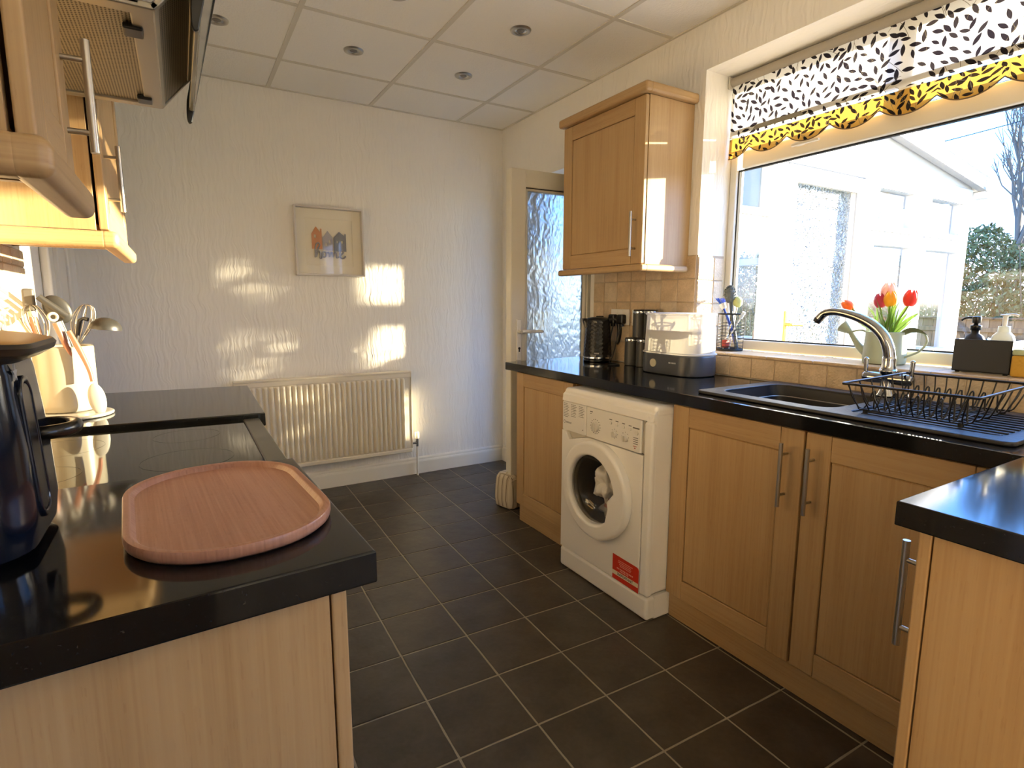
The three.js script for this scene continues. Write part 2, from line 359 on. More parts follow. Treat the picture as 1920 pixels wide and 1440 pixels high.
tiling('trim_6', -3.02, -1.2, WT + 0.002, 1.40, 0.11, (g) => { g.position.set(XL, 0, 0); g.rotation.y = Math.PI / 2; });
{ // the sill in larger tiles, laid flat, their front edge rounded
  const g = structGroup('trim_7');
  obj('grout', box(XR - 0.004, XR + 0.19, WY0 + 0.001, WY0 + 0.015, WZ0 + 0.001, WZ1 - 0.001), M.tileGrout, g);
  for (let z = WZ0 + 0.001; z < WZ1 - 0.02; z += 0.2) obj('tile', rbox(XR - 0.012, XR + 0.188, WY0 + 0.008, WY0 + 0.0205, z + 0.0015, Math.min(z + 0.1985, WZ1 - 0.002), 0.004, 2), tileMats[(rnd() * 4) | 0], g);
}

/* ---------- the kitchen window: fixed pane below, fanlights above ---------- */
{
  const w = structGroup('window_1'), x0 = 1.75, x1 = 1.812, F = (y0, y1, z0, z1, r = 0.008) => rbox(x0, x1, y0, y1, z0, z1, r, 2);
  obj('window_frame', [F(1.006, 1.054, WZ0, WZ1), F(1.05, 2.2, WZ0, 1.892), F(1.853, 1.932, 1.92, 3.2), F(1.05, 2.2, 3.2, WZ1), F(2.2, WY1, WZ0, WZ1), F(1.93, 2.2, 2.57, 2.64)], M.upvcIn, w);
  const bead = [];
  for (const [y0, y1, z0, z1] of [[1.054, 1.853, 1.892, 3.2], [1.932, 2.2, 1.892, 2.57], [1.932, 2.2, 2.64, 3.2]]) {
    bead.push(box(1.768, 1.786, y0, y0 + 0.005, z0, z1), box(1.768, 1.786, y1 - 0.006, y1, z0, z1), box(1.768, 1.786, y0, y1, z0, z0 + 0.006), box(1.768, 1.786, y0, y1, z1 - 0.006, z1));
    obj('pane', new THREE.PlaneGeometry(z1 - z0, y1 - y0).rotateY(-Math.PI / 2).translate(1.777, (y0 + y1) / 2, (z0 + z1) / 2), M.pane, w);
  }
  obj('gasket', bead, M.rubber, w);
  obj('latch', [rbox(1.716, 1.742, 1.886, 1.9, 2.2, 2.235, 0.004), rbox(1.708, 1.722, 1.884, 1.894, 2.19, 2.31, 0.004)], M.upvcIn, w);
}

/* unseen glazed doors behind the camera, placed to brighten the room */
{
  const w = structGroup('unseen_window_2'), F = (y0, y1, z0, z1) => rbox(1.72, 1.79, y0, y1, z0, z1, 0.006, 1), m = (GZ0 + GZ1) / 2;
  obj('window_frame', [F(0.05, 2.3, GZ0, GZ0 + 0.08), F(0.05, 2.3, GZ1 - 0.08, GZ1), F(0.13, 2.22, m - 0.07, m + 0.07), F(2.22, 2.3, GZ0 + 0.08, GZ1 - 0.08), F(0.05, 0.13, GZ0 + 0.08, GZ1 - 0.08)], M.upvc, w);
  for (const [a, b] of [[GZ0 + 0.08, m - 0.07], [m + 0.07, GZ1 - 0.08]]) obj('pane', new THREE.PlaneGeometry(b - a, 2.09).rotateY(-Math.PI / 2).translate(1.755, 1.175, (a + b) / 2), M.pane, w);
}

/* ---------- the back door, standing open into the kitchen ---------- */
const rippleGlass = phys(0xb9c0c0, 0.3, { transmission: 1, thickness: 0.004, ior: 1.45, bumpMap: T.ripple, bumpScale: 0.003 });
{
  const fr = structGroup('door_1');
  const fx0 = 1.66, fx1 = 1.73;
  obj('door_frame', [rbox(fx0, fx1, 0, 2.06, DZ0, DZ0 + 0.097, 0.006), rbox(fx0, fx1, 0, 2.06, DZ1 - 0.075, DZ1, 0.006), rbox(fx0, fx1, 1.985, 2.06, DZ0 + 0.07, DZ1 - 0.07, 0.006), rbox(fx0, fx1, 0, 0.03, DZ0 + 0.07, DZ1 - 0.07, 0.006)], M.upvc, fr);
  const leaf = structGroup('door_2');
  leaf.position.set(1.06, 0.055, 0.958); leaf.rotation.y = -0.045;                     // free edge; x runs to the hinges, +z faces the camera
  const W = 0.63, h = 1.915, S = 0.098, t = 0.062, u = M.upvcIn;
  const prof = (a, b, c, d) => rbox(a, b, c, d, -t, 0, 0.006, 2);
  obj('stile', prof(0, S, 0, h), u, leaf); obj('stile', prof(W - S, W, 0, h), u, leaf);
  obj('rail', prof(S - 0.003, W - S + 0.003, h - S, h), u, leaf); obj('rail', prof(S - 0.003, W - S + 0.003, 0, 0.16), u, leaf);
  const b0 = 0.016;
  obj('bead', [rbox(S, S + b0, 0.16, h - S, -t + 0.008, -0.008, 0.005), rbox(W - S - b0, W - S, 0.16, h - S, -t + 0.008, -0.008, 0.005), rbox(S, W - S, h - S - b0, h - S, -t + 0.008, -0.008, 0.005), rbox(S, W - S, 0.16, 0.16 + b0, -t + 0.008, -0.008, 0.005)], u, leaf);
  obj('seal', [box(S - 0.001, W - S, h - S - 0.004, h - S - 0.0005, -0.0085, -0.0005)], M.rubber, leaf);
  obj('pane', rbox(S + 0.006, W - S - 0.006, 0.166, h - S - 0.006, -0.036, -0.03, 0.0006, 1), rippleGlass, leaf);
  const hd = sub('door_handle', leaf, [0.05, 0.98, 0]);
  obj('plate', rbox(-0.016, 0.016, -0.14, 0.10, 0, 0.011, 0.008), M.upvc, hd);
  obj('lever', [rod([0, 0.03, 0.008], [0, 0.03, 0.045], 0.011), taperTube([[0, 0.03, 0.045], [0.03, 0.031, 0.05], [0.08, 0.03, 0.048], [0.135, 0.029, 0.046]], [0.011, 0.0105, 0.0095, 0.008], 16, 10), new THREE.SphereGeometry(0.008, 10, 8).translate(0.135, 0.029, 0.046)], M.upvc, hd);
  obj('keyhole', [new THREE.CylinderGeometry(0.0075, 0.0075, 0.004, 14).rotateX(Math.PI / 2).translate(0, -0.068, 0.0115), box(-0.0035, 0.0035, -0.088, -0.068, 0.0095, 0.0135)], M.black, hd);
}
/* ---------- fitted units: local x along the front, z out of the front, origin at the floor below the door faces ---------- */
function barHandle(parent, x, y, zf, len = 0.2, name = 'handle') {
  obj(name, [rod([x, y - len / 2, zf + 0.032], [x, y + len / 2, zf + 0.032], 0.0062, 0.0062, 16), rod([x, y - len * 0.32, zf - 0.001], [x, y - len * 0.32, zf + 0.032], 0.0045), rod([x, y + len * 0.32, zf - 0.001], [x, y + len * 0.32, zf + 0.032], 0.0045)], M.steel, parent);
}
/* a framed door: two stiles, two rails, a set-back panel and a bar handle */
function shakerDoor(unit, x0, x1, y0, y1, handle, o = {}) {
  const d = sub('door', unit), t = 0.02, s = o.stile ?? 0.075, zf = 0, e = 0.0006;
  obj('stile', rbox(x0, x0 + s - e, y0, y1, -t, zf, 0.0035, 2), M.beech, d);
  obj('stile', rbox(x1 - s + e, x1, y0, y1, -t, zf, 0.0035, 2), M.beech, d);
  obj('rail', rbox(x0 + s, x1 - s, y1 - s, y1, -t, zf - 0.0003, 0.0025, 2), M.beech, d, { turn: true });
  obj('rail', rbox(x0 + s, x1 - s, y0, y0 + s, -t, zf - 0.0003, 0.0025, 2), M.beech, d, { turn: true });
  const px0 = x0 + s, px1 = x1 - s, py0 = y0 + s, py1 = y1 - s, g = 0.006;
  const bevelPanel = ext(poly([[px0 + 0.001, py0 + 0.001], [px1 - 0.001, py0 + 0.001], [px1 - 0.001, py1 - 0.001], [px0 + 0.001, py1 - 0.001]]), 0.013, 0.004, 1).translate(0, 0, -0.0165);
  obj('panel', bevelPanel, M.beech, d);
  if (handle) barHandle(d, handle[0], handle[1], zf, handle[2] ?? 0.2);
  return d;
}
function carcass(unit, x0, x1, y0, y1, depth, o = {}) {
  const b = -0.0215, t = 0.018;
  obj('carcass', [rbox(x0, x0 + t, y0, y1, -depth, b, 0.001, 1), rbox(x1 - t, x1, y0, y1, -depth, b, 0.001, 1), rbox(x0 + t, x1 - t, y0, y0 + t, -depth, b, 0.001, 1), ...(o.open ? [] : [rbox(x0 + t, x1 - t, y1 - t, y1, -depth, b, 0.001, 1)]), rbox(x0 + t, x1 - t, y0 + t, y1 - t, -depth, -depth + 0.008, 0.001, 1)], M.beechEdge, unit);
}
const DOORX = 0.995, D0 = 0.107, D1 = 0.853;
const faceLeft = -Math.PI / 2, faceRight = Math.PI / 2;
{ // 500 unit between the back door and the washing machine
  const u = thing('base_cabinet', 'narrow beech base cabinet between the open back door and the washing machine', 'cabinet', [DOORX, 0, 1.13], faceLeft);
  carcass(u, 0, 0.515, D0, 0.855, 0.53); shakerDoor(u, 0.002, 0.513, D0, D1, null, { stile: 0.072 });
  obj('plinth', rbox(0, 0.515, 0.001, D0 - 0.002, -0.042, -0.024, 0.001, 1), M.beech, u, { turn: true });
  obj('back_plinth', rbox(0, 0.018, 0.001, D0 - 0.001, -0.53, -0.045, 0.001, 1), M.beech, u);
}
{ // 1000 unit below the sink
  const u = thing('base_cabinet', 'wide beech base cabinet with two framed doors under the black sink', 'cabinet', [DOORX, 0, 2.264], faceLeft);
  carcass(u, 0, 1.0, D0, 0.855, 0.53, { open: true });
  shakerDoor(u, 0.002, 0.512, D0, D1, [0.462, 0.71], { stile: 0.075 });
  shakerDoor(u, 0.519, 1.002, D0, D1, [0.545, 0.71], { stile: 0.075 });
  obj('plinth', rbox(0, 1.35, 0.001, D0 - 0.002, -0.042, -0.024, 0.001, 1), M.beech, u, { turn: true });
  obj('corner_post', rbox(1.0045, 1.05, D0, 0.855, -0.06, -0.001, 0.002, 1), M.beech, u);
}
/* the sink run worktop, cut out for the bowl; end by the door is a little out of square */
const BX0 = 1.095, BX1 = 1.445, BZ0 = 2.385, BZ1 = 2.785;
{
  const s = poly([[0.972, -1.048], [1.552, -0.985], [1.552, -3.94], [0.972, -3.94]].map(([x, z]) => [x, z]));
  const hole = rrShape(BX1 - BX0 + 0.03, BZ1 - BZ0 + 0.03, 0.03, THREE.Path, (BX0 + BX1) / 2, -(BZ0 + BZ1) / 2);
  s.holes.push(hole);
  const w = obj('worktop', flat(s, WT - 0.042, 0.042, 0.0025, 2), M.stone);
  tag(w, 'long glossy black speckled worktop under the window, holding the sink and kettle', 'worktop');
}
{ // return run: doors look away from the camera, end panel towards the room
  const u = thing('base_cabinet', 'beech base cabinet with a plain end panel at the right edge of the photo', 'cabinet', [0.475, 0, 3.297], Math.PI);
  // local x runs to world -x, local z to world -z
  const t = 0.018;
  obj('end_panel', rbox(-0.018, 0, 0.001, 0.855, -0.58, -0.023, 0.0012, 1), M.beech, u);
  obj('carcass', [rbox(-0.5, -0.019, D0, D0 + t, -0.57, -0.0225, 0.001, 1), rbox(-0.5, -0.019, 0.837, 0.855, -0.57, -0.0225, 0.001, 1), rbox(-0.5, -0.482, D0, 0.855, -0.57, -0.0225, 0.001, 1)], M.beechEdge, u);
  shakerDoor(u, -0.486, -0.001, D0, D1, [-0.04, 0.71], { stile: 0.075 });
  obj('plinth', rbox(-0.49, -0.02, 0.001, D0 - 0.002, -0.06, -0.042, 0.001, 1), M.beech, u, { turn: true });
  const w = obj('worktop', flat(poly([[0.44, -3.275], [0.969, -3.275], [0.969, -3.9], [0.44, -3.9]]), WT - 0.044, 0.0425, 0.0025, 2), M.stone);
  tag(w, 'short glossy black worktop return reflecting blue sky at the right edge', 'worktop');
}
{ // wall cupboard right of the glazed door
  const z0 = 1.19, z1 = 1.80, xf = 1.25;
  const u = thing('wall_cabinet', 'single beech wall cabinet between the glazed door and the window', 'cabinet', [xf, 0, z0], faceLeft);
  const W = z1 - z0, dp = XR - xf - 0.002;
  obj('side_panel', rbox(0, 0.018, 1.405, 2.135, -dp, -0.0215, 0.001, 1), M.beech, u); obj('side_panel', rbox(W - 0.018, W, 1.405, 2.135, -dp, -0.0215, 0.001, 1), M.beech, u);
  obj('carcass', [rbox(0.019, W - 0.019, 1.408, 1.426, -dp, -0.0225, 0.001, 1), rbox(0.019, W - 0.019, 2.115, 2.133, -dp, -0.0225, 0.001, 1), rbox(0.019, W - 0.019, 1.427, 2.114, -dp, -dp + 0.008, 0.001, 1)], M.beechEdge, u);
  shakerDoor(u, 0.002, W - 0.002, 1.407, 2.133, [W - 0.045, 1.54, 0.2], { stile: 0.07 });
  const corn = (a, b, c, d, e, f, r) => rbox(a, b, c, d, e, f, r, 3);
  obj('cornice', [corn(-0.012, W + 0.03, 2.136, 2.178, -0.01, 0.03, 0.012), corn(W - 0.008, W + 0.03, 2.136, 2.178, -dp, 0.0, 0.012), box(0, W, 2.137, 2.15, -dp, 0)], M.beech, u, { turn: true });
  obj('pelmet', [corn(-0.012, W + 0.024, 1.372, 1.404, -0.018, 0.024, 0.011), corn(W - 0.016, W + 0.024, 1.372, 1.404, -dp + 0.02, -0.006, 0.011)], M.beech, u, { turn: true });
}
/* ---------- left run ---------- */
const LX = -0.405;                                                        // door faces
{
  const u = thing('base_cabinet', 'beech base cabinet with plain end panel in the left foreground', 'cabinet', [LX, 0, 3.012], faceRight);
  obj('end_panel', rbox(0, 0.018, 0.001, 0.856, -0.612, -0.0225, 0.001, 1), M.beech, u);
  obj('carcass', [rbox(0.019, 0.5, D0, D0 + 0.018, -0.61, -0.0225, 0.001, 1), rbox(0.019, 0.5, 0.838, 0.856, -0.61, -0.0225, 0.001, 1), rbox(0.5, 0.518, D0, 0.856, -0.61, -0.0225, 0.001, 1)], M.beechEdge, u);
  shakerDoor(u, 0.0, 0.515, D0, D1, [0.47, 0.71]);
  obj('plinth', rbox(0.02, 0.51, 0.001, D0 - 0.002, -0.06, -0.042, 0.001, 1), M.beech, u, { turn: true });
  const w = obj('worktop', flat(poly([[-1.018, -2.497], [-0.384, -2.497], [-0.367, -3.022], [-1.018, -3.06]]), WT - 0.045, 0.045, 0.003, 2), M.stone);
  tag(w, 'glossy black speckled worktop in the left foreground, under the wooden tray', 'worktop');
}
{
  const u = thing('base_cabinet', 'beech base cabinet beyond the cooker near the radiator', 'cabinet', [LX, 0, 1.945], faceRight);
  carcass(u, 0, 0.62, D0, 0.856, 0.61); shakerDoor(u, 0.002, 0.618, D0, D1, [0.57, 0.71]);
  obj('plinth', rbox(0, 0.62, 0.001, D0 - 0.002, -0.06, -0.042, 0.001, 1), M.beech, u, { turn: true });
  const w = obj('worktop', flat(poly([[-1.018, -1.24], [-0.358, -1.305], [-0.371, -1.938], [-1.018, -1.892]]), WT - 0.04, 0.04, 0.003, 2), M.stone);
  tag(w, 'black worktop beyond the cooker in front of the radiator', 'worktop');
}
{ // cooker with a dark glass top
  const c = thing('cooker', 'built-in cooker with a flush dark glass hob between the two left worktops', 'cooker', [LX, 0, 2.492], faceRight);
  const gl = std(0x15140f, 0.05), W = 0.543;
  obj('body', [rbox(0.004, W - 0.002, 0.09, 0.872, -0.58, -0.03, 0.002, 1)], M.blackMatt, c);
  obj('hob_glass', rbox(0.002, W + 0.002, 0.874, 0.889, -0.606, -0.028, 0.002, 2), gl, c);
  obj('front_trim', rbox(0.002, W + 0.002, 0.868, 0.8905, -0.0275, 0.016, 0.004, 2), std(0x3d3a33, 0.3, { metalness: 0.6 }), c);
  const ringMat = std(0x34332e, 0.12);
  for (const [x, z, r] of [[0.15, -0.17, 0.09], [0.4, -0.17, 0.075], [0.15, -0.43, 0.075], [0.4, -0.43, 0.09]]) obj('cooking_zone', new THREE.RingGeometry(r - 0.0015, r, 48).rotateX(-Math.PI / 2).translate(x, 0.8893, z), ringMat, c);
  const dr = sub('oven_door', c); obj('panel', rbox(0.006, W - 0.002, 0.2, 0.72, -0.029, 0.0, 0.004), M.blackGloss, dr);
  obj('handle', [rod([0.06, 0.69, 0.035], [W - 0.06, 0.69, 0.035], 0.009), rod([0.08, 0.69, 0], [0.08, 0.69, 0.035], 0.006), rod([W - 0.08, 0.69, 0], [W - 0.08, 0.69, 0.035], 0.006)], M.steel, dr);
  obj('control_panel', rbox(0.006, W - 0.002, 0.73, 0.862, -0.029, 0.0, 0.004), M.blackMatt, c);
  for (let i = 0; i < 5; i++) obj('knob', [new THREE.CylinderGeometry(0.017, 0.02, 0.022, 20).rotateX(Math.PI / 2).translate(0.07 + i * 0.1, 0.8, 0.011)], M.steel, c);
  obj('plinth', rbox(0.006, W, 0.001, 0.088, -0.3, -0.05, 0.002, 1), M.black, c);
}
/* left wall cabinets: rounded pelmet below, end panels towards the camera */
function leftWallUnit(label, zNear, zFar, xf, handleNear, o = {}) {
  const u = thing('wall_cabinet', label, 'cabinet', [xf, 0, zNear], faceRight), W = zNear - zFar, dp = xf - XL - 0.002, y0 = o.y0 ?? 1.395, y1 = 2.13;
  obj('side_panel', rbox(0, 0.018, y0, y1, -dp, -0.0265, 0.001, 1), M.beech, u); obj('side_panel', rbox(W - 0.018, W, y0, y1, -dp, -0.0265, 0.001, 1), M.beech, u);
  obj('carcass', [rbox(0.019, W - 0.019, y0 + 0.002, y0 + 0.02, -dp, -0.0275, 0.001, 1), rbox(0.019, W - 0.019, y1 - 0.018, y1, -dp, -0.0275, 0.001, 1), rbox(0.019, W - 0.019, y0 + 0.02, y1 - 0.02, -dp, -dp + 0.008, 0.001, 1)], M.beechEdge, u);
  shakerDoor(u, 0.001, W - 0.001, y0 + 0.002, y1, [handleNear ? 0.045 : W - 0.032, o.hy ?? 1.56, o.hl ?? 0.165], { stile: 0.07 });
  const py = y0 - 0.003, ph = o.ph ?? 0.042, ov = o.out ?? 0.03, corn = (a, b, e, f) => rbox(a, b, py - ph, py, e, f, 0.015, 4);
  obj('pelmet', [corn(-ov, W, -0.022, 0.022), corn(-ov, 0.042 - ov, -dp + 0.004, 0.0)], M.beech, u, { turn: true });
  obj('cornice', [rbox(-0.03, W, y1 + 0.001, y1 + 0.043, -0.022, 0.03, 0.012, 3), rbox(-0.03, 0.012, y1 + 0.001, y1 + 0.043, -dp, 0, 0.012, 3)], M.beech, u, { turn: true });
  return u;
}
leftWallUnit('beech wall cabinet beyond the cooker hood, its lower end lit by the sun', 1.93, 1.30, -0.708, true, { y0: 1.408, hy: 1.545 });
leftWallUnit('large beech wall cabinet in the upper left foreground with its bar handle hanging lowest left', 2.845, 2.56, -0.695, false, { out: 0.075, y0: 1.408, ph: 0.046, hy: 1.54 });
{ // cooker hood: mesh filters below, a lifted visor in front
  const h = thing('cooker_hood', 'grey cooker hood with metal mesh filters and a lifted visor', 'cooker hood', [-0.568, 1.707, 2.545], faceRight);   // local x to -z, z to +x, origin on the lower front ridge, near end
  const W = 0.555, dp = -0.568 - XL - 0.004;
  const mesh = canvasTex(256, 256, (c, w) => { c.fillStyle = '#8f8674'; c.fillRect(0, 0, w, w); c.fillStyle = '#3a342a'; for (let j = 0; j < 8; j++) for (let i = 0; i < 8; i++) { const x = (i + (j % 2) * 0.5) * 32, y = j * 32; c.beginPath(); c.ellipse(x + 8, y + 16, 12, 9, 0, 0, 7); c.fill(); if (x + 8 > 240) { c.beginPath(); c.ellipse(x + 8 - 256, y + 16, 12, 9, 0, 0, 7); c.fill(); } } });
  mesh.wrapS = mesh.wrapT = THREE.RepeatWrapping; mesh.repeat.set(1 / 0.06, 1 / 0.045);
  const mesher = std(0xffffff, 0.45, { map: mesh, metalness: 0.5 }), frameM = std(0xa09a8e, 0.35, { metalness: 0.7 });
  obj('housing', [rbox(0, W, 0.1, 0.44, -dp, -0.05, 0.004, 1), rbox(0, 0.008, 0.004, 0.11, -dp, -0.02, 0.002, 1), rbox(W - 0.008, W, 0.004, 0.11, -dp, -0.02, 0.002, 1), rbox(0, W, 0.004, 0.11, -dp, -dp + 0.05, 0.002, 1)], std(0x6c675d, 0.4, { metalness: 0.5 }), h);
  const flt = sub('filter', h);
  obj('grille', box(0.03, W - 0.025, 0.006, 0.01, -dp + 0.07, -0.035), mesher, flt);
  obj('filter_frame', [rbox(0, W, 0, 0.012, -0.036, 0, 0.003), rbox(0, 0.032, 0, 0.012, -dp, -0.03, 0.003), rbox(W - 0.027, W, 0, 0.012, -dp, -0.03, 0.003), rbox(0, W, 0, 0.012, -dp, -dp + 0.072, 0.003)], frameM, flt);
  for (const x of [0.1, W - 0.06]) obj('latch', rbox(x - 0.02, x + 0.02, -0.006, 0.004, -0.05, -0.02, 0.003), M.black, flt);
  const vis = sub('visor_filter', h); vis.rotation.x = -0.88;
  obj('grille', box(0.012, W - 0.012, 0.003, 0.006, 0.008, 0.098), mesher, vis);
  obj('filter_frame', [rbox(0, W, 0, 0.01, 0, 0.012, 0.002), rbox(0, W, 0, 0.01, 0.094, 0.106, 0.002), rbox(0, 0.014, 0, 0.01, 0, 0.106, 0.002), rbox(W - 0.014, W, 0, 0.01, 0, 0.106, 0.002)], frameM, vis);
  const vz = sub('visor', h, [0, 0.012, 0.058]); vz.rotation.x = 0.22;
  obj('glass', rbox(-0.003, W + 0.003, -0.004, 0.3, 0.0, 0.012, 0.004), std(0x77766a, 0.12, { metalness: 0.3 }), vz);
  const capS = new THREE.Shape(); capS.moveTo(-0.008, 0.02); capS.quadraticCurveTo(0.0, -0.05, 0.012, -0.03); capS.lineTo(0.016, 0.3); capS.lineTo(-0.006, 0.3); capS.closePath();
  for (const x of [-0.012, W + 0.003]) obj('end_cap', ext(capS, 0.009, 0.002, 1).rotateY(-Math.PI / 2).translate(x + 0.009, 0.0, 0), M.black, vz);
}

{ // unseen cupboard behind the camera, placed to keep light off the end panel
  const u = thing('unseen_sideboard', 'unseen chest-high beech unit behind the camera on the left wall, shading the near end panel', 'cabinet', [-0.42, 0, 4.62], faceRight);
  carcass(u, 0, 0.6, D0, 1.58, 0.59); obj('end_panel', rbox(0.6015, 0.619, 0.001, 1.58, -0.59, -0.0225, 0.001, 1), M.beech, u);
  shakerDoor(u, 0.002, 0.598, D0, 1.578, [0.05, 1.0, 0.25]);
  obj('plinth', rbox(0, 0.6, 0.001, D0 - 0.002, -0.06, -0.042, 0.001, 1), M.beech, u, { turn: true });
}
/* ---------- washing machine ---------- */
{
  const m = thing('washing_machine', 'white front-loading washing machine with a round door and red sticker', 'washing machine', [0.9, 0, 1.687], faceLeft);
  const W = 0.575, top = 0.832, wm = M.white, CX = 0.268, CY = 0.447, R = 0.21;
  obj('body', [rbox(0, 0.04, 0.1, top - 0.004, -0.56, -0.004, 0.016, 3), rbox(W - 0.046, W, 0.1, top - 0.004, -0.56, -0.001, 0.022, 4), rbox(0.03, W - 0.03, 0.1, 0.14, -0.56, -0.03, 0.004, 1), rbox(0.02, W - 0.02, 0.2, top - 0.01, -0.56, -0.545, 0.004, 1)], wm, m);
  obj('lid', rbox(0.0, W, top - 0.03, top + 0.018, -0.56, -0.012, 0.018, 4), wm, m);
  obj('lid_front', ext(poly([[-0.02, 0.79], [-0.001, 0.792], [-0.004, 0.82], [-0.03, 0.843]]), W - 0.006, 0.003, 2).rotateY(-Math.PI / 2).translate(W - 0.003, 0, 0).scale(1, 1, 1), wm, m);
  const fp = poly([[0.004, 0.098], [W - 0.05, 0.098], [W - 0.05, 0.655], [0.19, 0.655], [0.15, 0.645], [0.06, 0.62], [0.03, 0.655], [0.004, 0.655]]); fp.holes.push(circ(CX, CY, R - 0.018));
  obj('front_panel', ext(fp, 0.02, 0.003, 2, 40).translate(0, 0, -0.0205), wm, m);
  obj('front_pillar', rbox(W - 0.047, W - 0.001, 0.098, 0.79, -0.03, 0.002, 0.012, 3), wm, m);
  obj('kick_panel', rbox(0.002, W - 0.0, 0.002, 0.095, -0.05, 0.001, 0.014, 3), wm, m); obj('kick_side', rbox(0.002, 0.03, 0.002, 0.097, -0.55, -0.04, 0.004, 1), wm, m); obj('kick_side', rbox(W - 0.03, W, 0.002, 0.097, -0.55, -0.04, 0.004, 1), wm, m);
  const pocket = poly([[0.032, 0.653], [0.062, 0.622], [0.148, 0.646], [0.185, 0.654]]);
  obj('drawer_grip', ext(pocket, 0.004, 0).translate(0, 0, -0.022), std(0xcfcabc, 0.4), m);
  const dw = sub('drawer', m); obj('front', rbox(0.008, 0.178, 0.659, 0.79, -0.02, 0.0005, 0.007, 3), wm, dw);
  const fc = sub('control_panel', m);
  obj('panel', rbox(0.181, W - 0.062, 0.659, 0.79, -0.02, 0.0005, 0.005, 2), wm, fc);
  obj('end_bevel', ext(poly([[W - 0.062, 0.664], [W - 0.048, 0.66], [W - 0.048, 0.79], [W - 0.056, 0.788]]), 0.006, 0).translate(0, 0, -0.013), std(0xb9b4a6, 0.4), fc);
  const knob = (x, y, r) => { obj('dial', [lathe([[0, 0.012], [r * 0.8, 0.0115], [r, 0.009], [r * 1.06, 0]], 28).rotateX(Math.PI / 2).translate(x, y, 0.0005), rbox(x - 0.004, x + 0.004, y - r * 0.95, y + r * 0.95, 0.011, 0.016, 0.0015)], std(0xd8d4c8, 0.3), fc); };
  knob(0.245, 0.712, 0.021); knob(0.365, 0.706, 0.0125); knob(0.428, 0.702, 0.0125);
  for (let i = 0; i < 4; i++) obj('button', [new THREE.CylinderGeometry(0.0062, 0.0066, 0.005, 18).rotateX(Math.PI / 2).translate(0.34 + i * 0.038, 0.748 - i * 0.0012, 0.0025)], std(0xe6e2d8, 0.3), fc);
  obj('button', new THREE.CylinderGeometry(0.009, 0.0095, 0.005, 20).rotateX(Math.PI / 2).translate(0.49, 0.736, 0.0025), std(0xe6e2d8, 0.3), fc);
  const print = canvasTex(1024, 260, (c, w, h) => {
    c.fillStyle = '#e9e6de'; c.fillRect(0, 0, w, h); c.fillStyle = '#77736a';
    const s = w / 0.507;
    for (let k = 0; k < 3; k++) for (let i = 0; i < 9 - k; i++) { c.fillRect((0.012 + k * 0.055) * s, 14 + i * 15, 14, 5); c.fillRect((0.021 + k * 0.055) * s, 14 + i * 15, 38 + ((i * 37 + k * 13) % 26), 5); }
    c.fillStyle = '#56524b'; c.beginPath(); c.arc(0.019 * s, 186, 12, 0, 7); c.lineWidth = 4; c.strokeStyle = '#56524b'; c.stroke(); c.font = 'bold 22px sans-serif'; c.fillText('INDESIT', 0.029 * s, 195);
    c.fillRect(0.15 * s, 215, 10, 10); c.fillStyle = '#56524b'; c.font = '13px sans-serif';
    for (let a = 0; a < 16; a++) { const t = (a / 16) * 6.283; c.fillRect(0.237 * s + Math.cos(t) * 62 - 4, 152 + Math.sin(t) * 62 - 3, 9, 6); }
    c.fillRect(0.2 * s, 28, 36, 8); c.fillRect(0.2 * s, 46, 22, 5);
    for (const x of [0.357, 0.42]) for (let a = 0; a < 8; a++) { const t = (a / 8) * 6.283; c.fillRect(x * s + Math.cos(t) * 38 - 3, 164 + Math.sin(t) * 38 - 2, 7, 5); }
    for (let i = 0; i < 4; i++) c.fillRect((0.332 + i * 0.038) * s - 16, 52 + i * 3, 34, 6);
    c.fillRect(0.462 * s, 66, 72, 10); for (let i = 0; i < 4; i++) c.fillRect(0.466 * s, 146 + i * 16, 52, 5);
    c.fillStyle = '#b8604f'; c.fillRect(0.466 * s, 214, 40, 6); c.fillRect(0.472 * s, 228, 16, 8);
  });
  const pm = std(0xffffff, 0.3, { map: print });
  const decal = (x0, x1, parent) => { const g = new THREE.PlaneGeometry(x1 - x0, 0.128), uv = g.attributes.uv; for (let i = 0; i < uv.count; i++) uv.setX(i, (x0 + uv.getX(i) * (x1 - x0) - 0.006) / 0.507); obj('print', g.translate((x0 + x1) / 2, 0.7245, 0.0009), pm, parent, { own: true }); };
  decal(0.012, 0.172, dw); decal(0.186, 0.508, fc);
  const st = canvasTex(512, 350, (c, w, h) => {
    c.fillStyle = '#d4361f'; c.fillRect(0, 0, w, h); c.fillStyle = '#f3b7a6';
    const rows = [[120, 40, 270], [110, 66, 250], [140, 92, 230], [150, 116, 200]]; rows.forEach(([x, y, L]) => { for (let q = x; q < x + L; q += 22) c.fillRect(q, y, 16, 12); });
    c.font = 'bold 34px sans-serif'; for (let q = 90; q < 400; q += 30) c.fillRect(q, 158 + ((q * 7) % 5), 21, 20); for (let q = 150; q < 330; q += 30) c.fillRect(q, 188, 21, 17);
    c.fillStyle = '#efe6c8'; c.fillRect(0, 222, w, 62); c.fillStyle = '#3b3126'; c.font = 'bold 54px sans-serif'; c.textAlign = 'center'; c.fillText('IMPORTANT', w / 2, 272);
  });
  obj('warning_sticker', ext(poly([[0.375, 0.1], [0.5275, 0.097], [0.5275, 0.193], [0.518, 0.202], [0.375, 0.2055]]), 0.0008, 0).translate(0, 0, 0.0002), std(0xc93a24, 0.4), m, { label: 'red sticker reading IMPORTANT' });
  obj('warning_print', new THREE.PlaneGeometry(0.15, 0.1).translate(0.4505, 0.1505, 0.0012), std(0xffffff, 0.4, { map: st }), m, { own: true });
  // door: ring with a grip cut into the glass
  const d = sub('door', m, [CX, CY, 0]);
